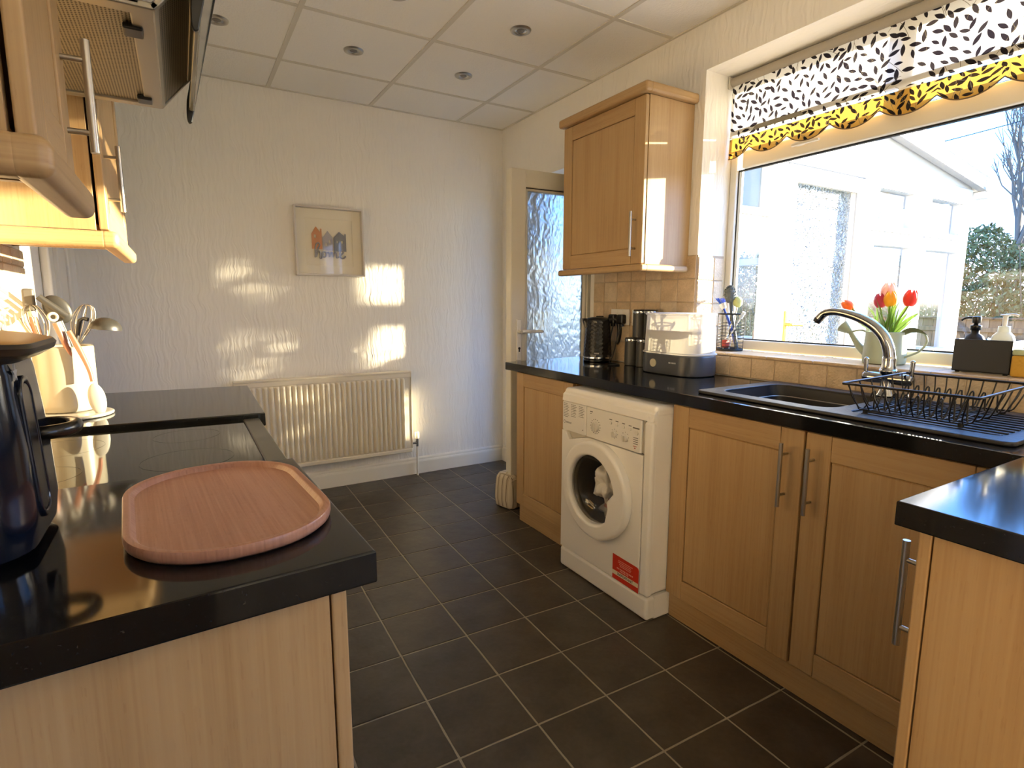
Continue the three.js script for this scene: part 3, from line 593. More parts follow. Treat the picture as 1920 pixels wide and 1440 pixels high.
  const ringS = new THREE.Shape(); ringS.absarc(0, 0, R, 0, Math.PI * 2);
  const hp = new THREE.Path(), r = 0.146, gx = -0.012; hp.absarc(gx, 0, r, 0.16, Math.PI * 2 - 0.86); hp.lineTo(gx + r * 0.76, -0.05); hp.lineTo(gx + r * 0.72, -0.02); hp.closePath(); ringS.holes.push(hp);
  obj('ring', smooth(ext(ringS, 0.046, 0.0145, 5, 56).translate(0, 0, -0.008), 50), M.white, d);
  obj('glass', lathe([[0, -0.045], [0.08, -0.04], [0.125, -0.022], [0.15, 0.012], [0.158, 0.018]], 48).rotateX(Math.PI / 2), phys(0xcfcdc6, 0.03, { transmission: 1, thickness: 0, ior: 1.5, side: THREE.DoubleSide }), d);
  obj('inner_rim', new THREE.TorusGeometry(0.153, 0.012, 12, 56).translate(gx * 0.3, 0, -0.002), std(0x77746d, 0.35), d);
  obj('drum', lathe([[0.19, 0], [0.19, 0.3], [0, 0.3]].map(([a, b]) => [a, b]), 40).rotateX(-Math.PI / 2).translate(CX, CY, -0.02), std(0xa5a29b, 0.45, { metalness: 0.5, side: THREE.DoubleSide }), m);
  for (const x of [0.06, W - 0.06]) obj('foot', rod([x, 0, -0.5], [x, 0.01, -0.5], 0.02), M.black, m);
}
function crumple(r, sx, sy, sz, s, amp = 0.22, det = 5) {
  const g = new THREE.IcosahedronGeometry(1, det), p = g.attributes.position;
  for (let i = 0; i < p.count; i++) { const x = p.getX(i), y = p.getY(i), z = p.getZ(i); const n = Math.sin(x * 5 + s) * Math.cos(y * 6 + s * 2) + 0.6 * Math.sin(z * 9 + x * 7 + s) + 0.4 * Math.sin(y * 14 + z * 11); const k = r * (1 + amp * 0.5 * n); p.setXYZ(i, x * k * sx, y * k * sy, z * k * sz); }
  return smooth(g, 80);
}
{
  const l = thing('laundry', 'white and patterned laundry behind the washing machine door glass', 'laundry', [1.0, 0.43, 1.975]);
  obj('white_cloth', [crumple(0.07, 0.9, 1.1, 1, 3, 0.4).translate(-0.05, 0.05, 0.0), crumple(0.06, 1, 0.8, 1.2, 8, 0.4).translate(0, -0.09, -0.01)], std(0xd9d4ca, 0.9), l);
  obj('pink_cloth', crumple(0.045, 1, 0.8, 0.9, 5, 0.4).translate(-0.035, -0.035, 0.02), std(0xa87b70, 0.9), l);
  obj('dark_cloth', crumple(0.08, 1, 0.8, 1.2, 12, 0.3).translate(0.07, -0.06, -0.05), std(0x47443f, 0.9), l);
}

/* ---------- sink, tap, dish rack ---------- */
{
  const s = thing('sink', 'black composite sink with bowl at left and ribbed drainer under the rack', 'sink', [0, WT, 0]);
  const cm = std(0x24252a, 0.42, { bumpMap: T.fine, bumpScale: 0.0006 });
  const o = rrShape(0.475, 0.91, 0.025, THREE.Shape, 1.2725, -2.785);
  o.holes.push(rrShape(BX1 - BX0, BZ1 - BZ0, 0.055, THREE.Path, (BX0 + BX1) / 2, -(BZ0 + BZ1) / 2));
  o.holes.push(rrShape(0.345, 0.36, 0.03, THREE.Path, 1.27, -3.02));
  obj('rim', flat(o, 0.0005, 0.0115, 0.004, 3, 10), cm, s);
  const bw = BX1 - BX0, bd = BZ1 - BZ0, bx = (BX0 + BX1) / 2, bz = (BZ0 + BZ1) / 2;
  obj('bowl', smooth(loft([[bw + 0.002, bd + 0.002, 0.056, 0.008, bx, bz], [bw - 0.012, bd - 0.012, 0.052, -0.03, bx, bz], [bw - 0.04, bd - 0.04, 0.05, -0.032, bx, bz], [bw - 0.06, bd - 0.06, 0.05, -0.16, bx, bz], [bw - 0.09, bd - 0.09, 0.045, -0.178, bx, bz]].reverse(), 64, true, false), 35), std(0x202125, 0.45, { side: THREE.DoubleSide }), s);
  obj('bowl_edge', smooth(ext((() => { const q = rrShape(bw - 0.014, bd - 0.014, 0.052); q.holes.push(rrShape(bw - 0.03, bd - 0.03, 0.046, THREE.Path)); return q; })(), 0.003, 0.001, 1, 10).rotateX(-Math.PI / 2).translate(bx, -0.033, bz), 40), M.steel, s);
  obj('strainer', lathe([[0, -0.172], [0.03, -0.172], [0.043, -0.174], [0.045, -0.177]], 30).translate(bx, 0, bz), M.chrome, s);
  obj('drainer', rbox(1.27 - 0.18, 1.27 + 0.18, 0.0005, 0.0065, 2.832, 3.208, 0.002, 1), cm, s);
  for (let i = 0; i < 9; i++) obj('drainer_rib', rbox(1.118 + i * 0.037, 1.132 + i * 0.037, 0.005, 0.0105, 2.85 + Math.abs(i - 4) * 0.004, 3.19, 0.0025, 2), cm, s);
}
{
  const t = thing('kitchen_tap', 'chrome swan-neck mixer tap with two levers behind the sink', 'tap', [1.478, WT + 0.012, 2.76]);
  obj('base', lathe([[0, 0], [0.031, 0], [0.031, 0.006], [0.026, 0.012], [0.02, 0.03], [0.019, 0.07], [0.026, 0.085], [0.026, 0.094], [0, 0.096]], 32), M.chrome, t);
  obj('bridge', [lathe([[0, -0.078], [0.013, -0.078], [0.019, -0.07], [0.0195, -0.04], [0.0165, 0], [0.0195, 0.04], [0.019, 0.07], [0.013, 0.078], [0, 0.078]], 26).rotateX(Math.PI / 2).translate(0, 0.062, 0)], M.chrome, t);
  obj('collar', lathe([[0.026, 0.092], [0.0215, 0.1], [0.02, 0.125], [0.0215, 0.128], [0.02, 0.132], [0.018, 0.14]], 28), M.chrome, t);
  obj('spout', smooth(taperTube([[0, 0.13, 0.001], [-0.003, 0.162, -0.004], [-0.006, 0.198, -0.018], [-0.009, 0.231, -0.046], [-0.012, 0.257, -0.087], [-0.015, 0.276, -0.14], [-0.017, 0.284, -0.192], [-0.018, 0.276, -0.224], [-0.019, 0.256, -0.242]], [0.0185, 0.0185, 0.0182, 0.0175, 0.0165, 0.0152, 0.0142, 0.014, 0.0155], 56, 20), 60), M.chrome, t);
  obj('aerator', rod([-0.019, 0.258, -0.2405], [-0.0195, 0.246, -0.2495], 0.0158, 0.0135, 20), std(0x55565a, 0.3, { metalness: 0.8 }), t);
  for (const sz of [-1, 1]) obj('lever', [rod([0, 0.07, sz * 0.07], [0, 0.122, sz * 0.072], 0.0062, 0.0075), new THREE.SphereGeometry(0.0076, 14, 10).translate(0, 0.122, sz * 0.072), rod([0, 0.062, sz * 0.07], [0, 0.075, sz * 0.07], 0.0105)], M.chrome, t);
}
{
  const k = thing('dish_rack', 'black wire dish rack standing on the sink drainer', 'dish rack', [1.275, WT + 0.0125, 2.985], 0.06);
  const hw = 0.215, hd = 0.158, bw = 0.172, bd = 0.122, top = 0.086, low = 0.012, w = M.wire;
  obj('rim', [tube([[-hw + 0.01, top, -hd], [0, top, -hd], [hw - 0.01, top, -hd], [hw, top, -hd + 0.01], [hw, top, 0], [hw, top, hd - 0.01], [hw - 0.01, top, hd], [0, top, hd], [-hw + 0.01, top, hd], [-hw, top, hd - 0.01], [-hw, top, 0], [-hw, top, -hd + 0.01]], 0.0036, 120, 8, true, 0.2)], w, k);
  for (const x of [-bw + 0.01, 0, bw - 0.01]) obj('base_rail', rod([x, low - 0.003, -bd - 0.005], [x, low - 0.003, bd + 0.005], 0.0024, 0.0024, 6), w, k);
  const N = 10;
  for (let i = 0; i < N; i++) {                                           // each wire: down from the front rim, under the plates, up to the back rim
    const f = i / (N - 1) * 2 - 1, zt = f * (hd - 0.02), zb = f * bd;
    obj('wire', [tube([[-hw, top, zt], [-hw + 0.008, 0.05, (zt + zb) / 2], [-bw - 0.016, low + 0.012, zb], [-bw + 0.004, low, zb], [0, low, zb], [bw - 0.004, low, zb], [bw + 0.016, low + 0.012, zb], [hw - 0.008, 0.05, (zt + zb) / 2], [hw, top, zt]], 0.002, 56, 6, false, 0.4)], w, k);
  }
  for (const s of [-1, 1]) for (let i = 0; i < 6; i++) { const x = -bw + 0.015 + i * (2 * bw - 0.03) / 5; obj('wire', tube([[x * 1.16, top, s * hd], [x * 1.05, 0.045, s * (hd - 0.012)], [x, low + 0.004, s * (bd + 0.012)], [x, low, s * bd]], 0.002, 20, 6, false, 0.4), w, k); }
  for (const x of [-0.135, 0.09]) { const pts = []; for (let i = 0; i <= 72; i++) { const f = i / 72 * 2 - 1, q = Math.cos(i / 72 * 18 * Math.PI); pts.push([x - 0.012 * q, low + 0.026 - 0.025 * Math.sign(q) * Math.pow(Math.abs(q), 0.7), f * bd]); } obj('plate_prongs', tube(pts, 0.0023, 220, 6, false, 0.5), w, k); }
  for (const x of [-0.16, 0.16]) for (const z of [-0.112, 0.112]) obj('foot', [new THREE.CylinderGeometry(0.006, 0.007, 0.012, 12).translate(x, 0.006, z)], M.rubber, k);
}

/* ---------- on the long worktop ---------- */
{
  const k = thing('kettle', 'black faceted electric kettle in front of the glazed door', 'kettle', [1.452, WT + 0.0005, 1.262], -0.75);   // local +x: handle side
  obj('power_base', lathe([[0, 0], [0.078, 0], [0.08, 0.004], [0.08, 0.012], [0.074, 0.016], [0, 0.016]], 40), M.blackGloss, k);
  obj('chrome_band', lathe([[0.079, 0.0165], [0.0805, 0.0165], [0.0805, 0.027], [0.079, 0.027]], 48), M.chrome, k);
  // facetted side: diamonds pushed in and out
  const rows = 18, cols = 26, pos = [], idx = [];
  for (let j = 0; j <= rows; j++) { const y = 0.028 + (0.2 * j) / rows, f = j / rows, r = 0.0795 - 0.012 * f - 0.004 * f * f; for (let i = 0; i < cols; i++) { const a = ((i + (j % 2) * 0.5) / cols) * 6.2832, rr2 = r + (j > 0 && j < rows ? ((i + j) % 2 ? 0.0016 : -0.0016) : 0); pos.push(Math.cos(a) * rr2, y, Math.sin(a) * rr2); } }
  for (let j = 0; j < rows; j++) for (let i = 0; i < cols; i++) { const a = j * cols + i, b = j * cols + ((i + 1) % cols), c = a + cols, d = b + cols; j % 2 ? idx.push(a, d, b, a, c, d) : idx.push(a, c, b, b, c, d); }
  const g = new THREE.BufferGeometry(); g.setAttribute('position', new THREE.Float32BufferAttribute(pos, 3)); g.setIndex(idx); const gf = g.toNonIndexed(); gf.computeVertexNormals();
  obj('body', gf, std(0x141416, 0.3), k);
  obj('lid', [lathe([[0.064, 0.226], [0.0635, 0.236], [0.058, 0.243], [0.03, 0.248], [0, 0.249]], 40), rbox(-0.012, 0.03, 0.246, 0.254, -0.014, 0.014, 0.004)], M.black, k);
  obj('spout', smooth(loft([[0.03, 0.05, 0.012, 0.185, -0.058, 0], [0.045, 0.046, 0.014, 0.225, -0.066, 0], [0.05, 0.03, 0.012, 0.24, -0.066, 0]], 24), 50), std(0x141416, 0.3), k);
  obj('handle', smooth(taperTube([[0.058, 0.232, 0], [0.085, 0.238, 0], [0.112, 0.222, 0], [0.12, 0.17, 0], [0.112, 0.115, 0], [0.104, 0.098, 0]], [0.014, 0.015, 0.0155, 0.014, 0.012, 0.009], 36, 12), 60), M.black, k);
  obj('badge', rbox(-0.013, 0.013, 0.045, 0.053, 0.0775, 0.0805, 0.001), M.steel, k);
  obj('switch', [rod([0.06, 0.035, 0.05], [0.066, 0.033, 0.056], 0.006)], M.steel, k);
}
function canister(label, x, y, z, h, src) {
  if (src) { const c = src.clone(); c.name = numbered('canister'); c.position.set(x, y, z); c.userData = { ...src.userData, label }; scene.add(c); return c; }
  const c = thing('canister', label, 'canister', [x, y, z], 0, 'dark stacked canisters beside the sockets'), r = 0.036;
  obj('body', lathe([[0, 0], [r - 0.003, 0], [r, 0.003], [r, h - 0.022], [r - 0.002, h - 0.02]], 36), std(0x454543, 0.4), c);
  obj('band', lathe([[r - 0.001, h - 0.021], [r + 0.0006, h - 0.02], [r + 0.0006, h - 0.008], [r - 0.001, h - 0.007]], 36), M.chrome, c);
  obj('lid', lathe([[r, h - 0.007], [r - 0.001, h - 0.002], [r - 0.004, h], [0, h]], 36), std(0x35332f, 0.3), c);
  return c;
}
const can1 = canister('dark canister with a silver band, lower left of the stack beside the kettle', 1.474, WT + 0.0005, 1.515, 0.146);
canister('dark canister with a silver band, lower right of the stack, partly behind the steriliser', 1.478, WT + 0.0005, 1.597, 0.146, can1);
canister('dark canister with a silver band, upper left of the stack below the wall cabinet', 1.492, WT + 0.147, 1.552, 0.146, can1);
canister('dark canister with a silver band, upper right of the stack, touching the steriliser lid', 1.496, WT + 0.147, 1.628, 0.146, can1);
{
  const s = thing('steam_steriliser', 'steam steriliser with a dark base and frosted clear cover', 'steriliser', [1.425, WT + 0.0005, 1.885]);
  const w = 0.212, d = 0.345, r = 0.085;
  obj('base', smooth(loft([[w - 0.02, d - 0.02, r - 0.01, 0], [w - 0.004, d - 0.004, r - 0.002, 0.004], [w, d, r, 0.02], [w - 0.002, d - 0.002, r, 0.085], [w - 0.012, d - 0.012, r - 0.006, 0.094]], 72), 40), std(0x4a4d52, 0.35), s);
  const fr = phys(0xf3efe6, 0.75, { transmission: 0.62, thickness: 0, ior: 1.4, side: THREE.DoubleSide });
  obj('cover', smooth(loft([[w + 0.004, d + 0.004, r, 0.095], [w + 0.004, d + 0.004, r, 0.1], [w - 0.01, d - 0.01, r - 0.005, 0.103], [w - 0.024, d - 0.024, r - 0.012, 0.27], [w - 0.012, d - 0.012, r - 0.008, 0.272], [w - 0.012, d - 0.012, r - 0.008, 0.278], [w - 0.03, d - 0.03, r - 0.015, 0.281]], 72, false, true), 40), fr, s);
  obj('tray', smooth(loft([[w - 0.034, d - 0.034, r - 0.017, 0.188], [w - 0.034, d - 0.034, r - 0.017, 0.203]], 64, true, true), 40), std(0xa9a4a6, 0.6), s);
  obj('button', rod([-w / 2 - 0.003, 0.05, -0.055], [-w / 2 + 0.01, 0.05, -0.055], 0.019, 0.019, 28), std(0xc8c0a6, 0.35), s);
  const pr = canvasTex(128, 32, (c) => { c.fillStyle = '#4a4d52'; c.fillRect(0, 0, 128, 32); c.fillStyle = '#c9cccf'; c.beginPath(); c.arc(20, 16, 9, 0, 7); c.arc(34, 16, 9, 0, 7); c.fill(); for (let i = 0; i < 5; i++) c.fillRect(50 + i * 15, 8, 11, 16); });
  obj('print', new THREE.PlaneGeometry(0.05, 0.0125).rotateY(-Math.PI / 2).translate(-w / 2 - 0.0006, 0.058, 0.06), std(0xffffff, 0.35, { map: pr }), s, { own: true });
}
{
  const k = thing('double_socket', 'white double wall socket with two black plugs on the tiles', 'socket', [XR - 0.0085, 1.152, 1.345], faceLeft);
  obj('plate', rbox(-0.074, 0.074, -0.043, 0.043, 0, 0.009, 0.003), M.white, k);
  for (const x of [-0.022, 0.022]) obj('switch', rbox(x - 0.006, x + 0.006, 0.018, 0.034, 0.008, 0.012, 0.002), M.white, k);
  const s2 = thing('fused_switch', 'narrow white switch plate right of the double socket', 'switch', [XR - 0.0085, 1.15, 1.462], faceLeft);
  obj('plate', rbox(-0.022, 0.022, -0.043, 0.043, 0, 0.009, 0.003), M.white, s2); obj('rocker', rbox(-0.008, 0.008, -0.01, 0.012, 0.008, 0.013, 0.002), M.white, s2);
  const plug = (name, label, z, pts) => {
    const p = thing(name, label, 'plug', [XR - 0.018, 1.14, z], faceLeft);
    obj('body', [rbox(-0.024, 0.024, -0.026, 0.026, 0, 0.034, 0.009, 3), rbox(-0.012, 0.012, -0.042, -0.02, 0.006, 0.024, 0.006)], M.black, p);
    obj('cable', tube(pts, 0.0034, 60, 8), M.black, p);
  };
  plug('plug', 'black plug in the left socket, right behind the kettle handle', 1.308, [[0, -0.04, 0.015], [-0.002, -0.11, 0.03], [-0.01, -0.2, 0.03], [-0.02, -0.234, 0.05], [-0.03, -0.234, 0.075]]);
  plug('plug', 'black plug in the right socket with its cable hanging to the worktop', 1.378, [[0, -0.04, 0.015], [-0.006, -0.1, 0.035], [-0.03, -0.2, 0.045], [-0.04, -0.232, 0.06], [0.02, -0.2345, 0.1], [0.12, -0.2345, 0.13], [0.1, -0.2345, 0.19]]);
}
/* ---------- on the window sill ---------- */
const SILL = WY0 + 0.0208;
{
  const p = thing('wire_utensil_pot', 'black wire pot for washing-up brushes at the left end of the sill', 'pot', [1.668, SILL, 1.975]);
  const r = 0.058, h = 0.172, w = M.wire;
  obj('rim', new THREE.TorusGeometry(r, 0.0036, 8, 48).rotateX(Math.PI / 2).translate(0, h, 0), w, p);
  obj('base', lathe([[0, 0.001], [r, 0.001], [r + 0.002, 0.004], [r, 0.012], [r - 0.004, 0.004], [0, 0.004]], 40), M.blackMatt, p);
  for (let i = 0; i < 6; i++) { const a = i / 6 * 6.283; obj('wire', rod([Math.cos(a) * r, 0.006, Math.sin(a) * r], [Math.cos(a) * r, h, Math.sin(a) * r], 0.0016, 0.0016, 6), w, p); }
  for (let i = 0; i < 8; i++) obj('wire_ring', new THREE.TorusGeometry(r, 0.0013, 6, 40).rotateX(Math.PI / 2).translate(0, 0.022 + i * 0.0155, 0), w, p);
}
{
  const b = thing('dish_brush', 'blue and clear dish brush leaning left in the wire pot', 'brush', [1.672, SILL + 0.006, 1.985]);
  obj('handle', taperTube([[0, 0, 0.03], [0, 0.07, 0.005], [0, 0.13, -0.025], [0, 0.19, -0.058]], [0.007, 0.0085, 0.0065, 0.005], 20, 10), phys(0x3f62c4, 0.25, { transmission: 0.3, thickness: 0 }), b);
  obj('head', rod([0, 0.19, -0.056], [0, 0.212, -0.068], 0.011, 0.016, 16), std(0xdfe4ea, 0.3), b);
  const br = []; for (let i = 0; i < 60; i++) { const a = rnd() * 6.283, q = Math.sqrt(rnd()); br.push(rod([Math.cos(a) * 0.012 * q, 0.212, -0.067 + Math.sin(a) * 0.012 * q], [Math.cos(a) * 0.026 * q, 0.236 + rnd() * 0.006, -0.08 + Math.sin(a) * 0.024 * q], 0.0012, 0.0008, 5)); }
  obj('bristles', br, std(0x2f5fd0, 0.5), b);
  const g = thing('dish_brush', 'dark grey long-handled brush standing tallest in the wire pot', 'brush', [1.668, SILL + 0.006, 1.98]);
  obj('handle', taperTube([[0.0, 0, 0.036], [0, 0.09, 0.016], [0, 0.17, -0.004], [0, 0.22, -0.012]], [0.008, 0.007, 0.0065, 0.008], 20, 10), std(0x4a5358, 0.4), g);
  const hd = []; for (let i = 0; i < 160; i++) { const a = rnd() * 6.283, e = rnd() * 3.1416; const d = V(Math.cos(a) * Math.sin(e), Math.cos(e), Math.sin(a) * Math.sin(e)); hd.push(rod([d.x * 0.006, 0.255 + d.y * 0.01, -0.018 + d.z * 0.006], [d.x * 0.03, 0.258 + d.y * 0.042, -0.019 + d.z * 0.03], 0.0036, 0.0026, 5)); }
  obj('head', [new THREE.SphereGeometry(0.026, 18, 14).scale(1, 1.4, 1).translate(0, 0.256, -0.018), ...hd], std(0x6a706e, 0.7), g);
  const s = thing('sponge_wand', 'pale green round sponge on a stick in the wire pot', 'sponge', [1.69, SILL + 0.006, 1.975]);
  obj('sponge', crumple(0.022, 1, 1.15, 1, 4, 0.1, 3).translate(0.0, 0.222, 0.014), std(0xd0d489, 0.9), s);
  obj('stick', rod([0, 0, -0.02], [0, 0.2, 0.012], 0.004), std(0xe9e6d8, 0.4), s);
  const c = thing('bottle_brush', 'small white bottle brush leaning right out of the wire pot', 'brush', [1.66, SILL + 0.006, 1.98]);
  obj('handle', rod([0, 0.0, -0.035], [0, 0.15, 0.052], 0.0034, 0.003), std(0xe9ecef, 0.25), c);
  obj('head', rod([0, 0.15, 0.052], [0, 0.176, 0.07], 0.009, 0.0075, 12), std(0xd5e0ea, 0.6), c);
  const k = thing('scrubber', 'red and white scrubber lying low inside the wire pot', 'brush', [1.66, SILL + 0.006, 1.965]);
  obj('handle', rod([0, 0.004, -0.03], [0.0, 0.12, 0.02], 0.0035), std(0xe8e5da, 0.4), k);
  obj('head', rbox(-0.016, 0.016, 0.006, 0.045, -0.02, 0.004, 0.008), std(0xb8473a, 0.6), k);
}
{
  const c = thing('watering_can', 'sage green watering can planted with tulips on the sill', 'watering can', [1.678, SILL, 2.648]);
  const gr = std(0xaab39a, 0.42);
  obj('body', lathe([[0, 0.001], [0.066, 0.001], [0.069, 0.005], [0.0695, 0.02], [0.065, 0.112], [0.0665, 0.116], [0.065, 0.119], [0.0625, 0.114], [0.062, 0.09], [0, 0.088]], 48), gr, c);
  obj('spout', [smooth(taperTube([[-0.004, 0.035, -0.055], [-0.004, 0.055, -0.085], [-0.004, 0.09, -0.112], [-0.004, 0.118, -0.13]], [0.02, 0.014, 0.0105, 0.009], 24, 14), 60)], gr, c);
  obj('rose', rod([-0.004, 0.112, -0.126], [-0.004, 0.134, -0.156], 0.01, 0.0255, 24), gr, c);
  obj('brace', [tube([[-0.004, 0.112, -0.061], [-0.004, 0.12, -0.085], [-0.004, 0.115, -0.115], [-0.004, 0.112, -0.122]], 0.0035, 20, 8)], gr, c);
  obj('handle', [tube([[0, 0.108, 0.058], [0, 0.122, 0.085], [0, 0.118, 0.12], [0, 0.09, 0.134], [0, 0.055, 0.115], [0, 0.03, 0.072], [0, 0.026, 0.066]], 0.0038, 40, 8)], gr, c);
  obj('soil', lathe([[0.0618, 0.0995], [0.03, 0.104], [0, 0.105]], 30), std(0x3d3024, 0.95), c);
}
{
  const bloom = (r, h) => {                                               // six petals cupped into a tulip
    const g = [];
    for (let k = 0; k < 6; k++) {
      const n = 8, m = 7, pos = [], idx = [], a0 = (k * Math.PI) / 3, out = k % 2 ? 1 : 0.93;
      for (let i = 0; i <= n; i++) { const t = i / n, R = r * out * (0.18 + 0.82 * Math.sin(Math.PI * Math.min(1, 0.08 + t * 0.86)) ** 0.7) * (1 - 0.12 * t), wid = 0.25 + 0.5 * Math.sin(Math.PI * Math.min(1, 0.1 + t * 0.8)) - (t > 0.85 ? (t - 0.85) * 3.2 : 0); for (let j = 0; j <= m; j++) { const s = (j / m) * 2 - 1, a = a0 + s * wid; pos.push(Math.cos(a) * R * (1 - 0.06 * s * s), t * h - s * s * h * 0.09 * t, Math.sin(a) * R * (1 - 0.06 * s * s)); } }
      for (let i = 0; i < n; i++) for (let j = 0; j < m; j++) { const a = i * (m + 1) + j; idx.push(a, a + m + 1, a + 1, a + 1, a + m + 1, a + m + 2); }
      const q = new THREE.BufferGeometry(); q.setAttribute('position', new THREE.Float32BufferAttribute(pos, 3)); q.setIndex(idx); g.push(q);
    }
    return g.map((q) => smooth(q, 70));
  };
  const petal = (c) => phys(c, 0.6, { transmission: 0.35, thickness: 0, side: THREE.DoubleSide }), leafM = phys(0x7fa044, 0.6, { transmission: 0.4, thickness: 0, side: THREE.DoubleSide }), stemM = std(0x7e9a45, 0.6);
  const leaf = (a, b, c2, w) => {                                         // strap leaf along three points
    const cv = new THREE.QuadraticBezierCurve3(V(...a), V(...b), V(...c2)), n = 12, pos = [], idx = [];
    for (let i = 0; i <= n; i++) { const t = i / n, p = cv.getPoint(t), tg = cv.getTangent(t), sd = tg.clone().cross(V(0.6, 0.2, 0.5)).normalize(), ww = w * Math.sin(Math.PI * Math.min(1, 0.12 + t * 0.88)) ** 0.8; for (const s of [-1, 0, 1]) pos.push(p.x + sd.x * ww * s + (s ? 0.0015 : 0), p.y + sd.y * ww * s, p.z + sd.z * ww * s); }
    for (let i = 0; i < n; i++) for (let j = 0; j < 2; j++) { const q = i * 3 + j; idx.push(q, q + 3, q + 1, q + 1, q + 3, q + 4); }
    const g = new THREE.BufferGeometry(); g.setAttribute('position', new THREE.Float32BufferAttribute(pos, 3)); g.setIndex(idx); return smooth(g, 80);
  };
  const F = [                                                            // head z, y, tilt, colour, size, x
    ['orange tulip with a yellow rim, leaning far left over the tap', 2.522, 1.207, 0.5, 0xe8862f, 0.022, 0.05, 1.672, [0.02, -0.03]],
    ['magenta pink tulip, left of the cluster in the watering can', 2.624, 1.216, 0.08, 0xd24660, 0.024, 0.054, 1.668, [-0.01, 0.0]],
    ['pale blush tulip standing tallest in the watering can', 2.637, 1.243, -0.02, 0xeec9bb, 0.03, 0.066, 1.69, [0.012, 0.005]],
    ['bright yellow tulip in front of the pale one', 2.659, 1.22, 0.04, 0xf0bd1b, 0.025, 0.058, 1.664, [-0.012, 0.012]],
    ['red orange tulip on the right, apart from the cluster', 2.716, 1.222, -0.12, 0xdf4428, 0.026, 0.06, 1.672, [0, 0.02]],
  ];
  F.forEach(([label, z, y, tilt, col, r, h, x, [dx, dz]], i) => {
    const t = thing('tulip', label, 'flower', [x, SILL + 0.104, 2.648 + dz], 0, 'tulips in the watering can');
    const bz = z - 2.648 - dz, by = y - SILL - 0.104;
    obj('stem', taperTube([[dx, -0.002, 0], [dx * 0.6, by * 0.4, bz * 0.28], [0, by * 0.8, bz * 0.78], [0, by, bz]], [0.004, 0.0035, 0.003, 0.0032], 20, 8), stemM, t);
    const b = obj('bloom', bloom(r, h), petal(col), t); b.position.set(0, by - 0.004, bz); b.rotation.x = tilt * -1 + (i === 0 ? -0.35 : 0);
    const L = [[[-0.06, 0.1, -0.075], 0.008], [[0.01, 0.1, -0.03], 0.007], [[-0.012, 0.12, 0.03], 0.008], [[0.012, 0.135, 0.02], 0.008], [[0.01, 0.085, 0.09], 0.009]][i];
    obj('leaf', leaf([dx, 0, 0], [dx + L[0][0] * 0.2, by * 0.5, bz * 0.35 + L[0][2] * 0.2], [dx + L[0][0] * 0.4, L[0][1], bz * 0.6 + L[0][2] * 0.6], L[1]), leafM, t);
    for (let q = 0; q < 3; q++) { const az = rr(-0.05, 0.05) + (i - 2) * 0.014, top = rr(0.085, 0.14); obj('leaf', leaf([dx + rr(-0.012, 0.012), 0, rr(-0.01, 0.01)], [dx + rr(-0.015, 0.015), top * 0.55, az * 0.25], [dx + rr(-0.03, 0.02), top, az], rr(0.0055, 0.009)), leafM, t); }
    obj('leaf', leaf([dx + 0.004, 0, -0.004], [dx + 0.008, by * 0.4, bz * 0.2 - 0.012 * (i - 2.5)], [dx + 0.012 - 0.008 * i, by * (0.62 + 0.07 * ((i * 5) % 3)), bz * 0.5 + 0.026 * (2.5 - i)], 0.0065), leafM, t);
    obj('leaf', leaf([dx, 0, 0.004], [dx - 0.01, by * 0.35, bz * 0.2 + 0.02 * (i - 2)], [dx - 0.02 + 0.012 * i, by * (0.55 + 0.08 * ((i * 7) % 3)), 0.02 * (i - 2) + bz * 0.45], 0.006), leafM, t);
  });
  const big = thing('trailing_leaf', 'dark leaf arching over the watering can handle', 'leaf', [1.672, SILL + 0.104, 2.69]);
  obj('blade', leaf([0, 0, 0], [-0.002, 0.045, 0.045], [-0.004, 0.006, 0.098], 0.009), std(0x5b6242, 0.6, { side: THREE.DoubleSide }), big);
}
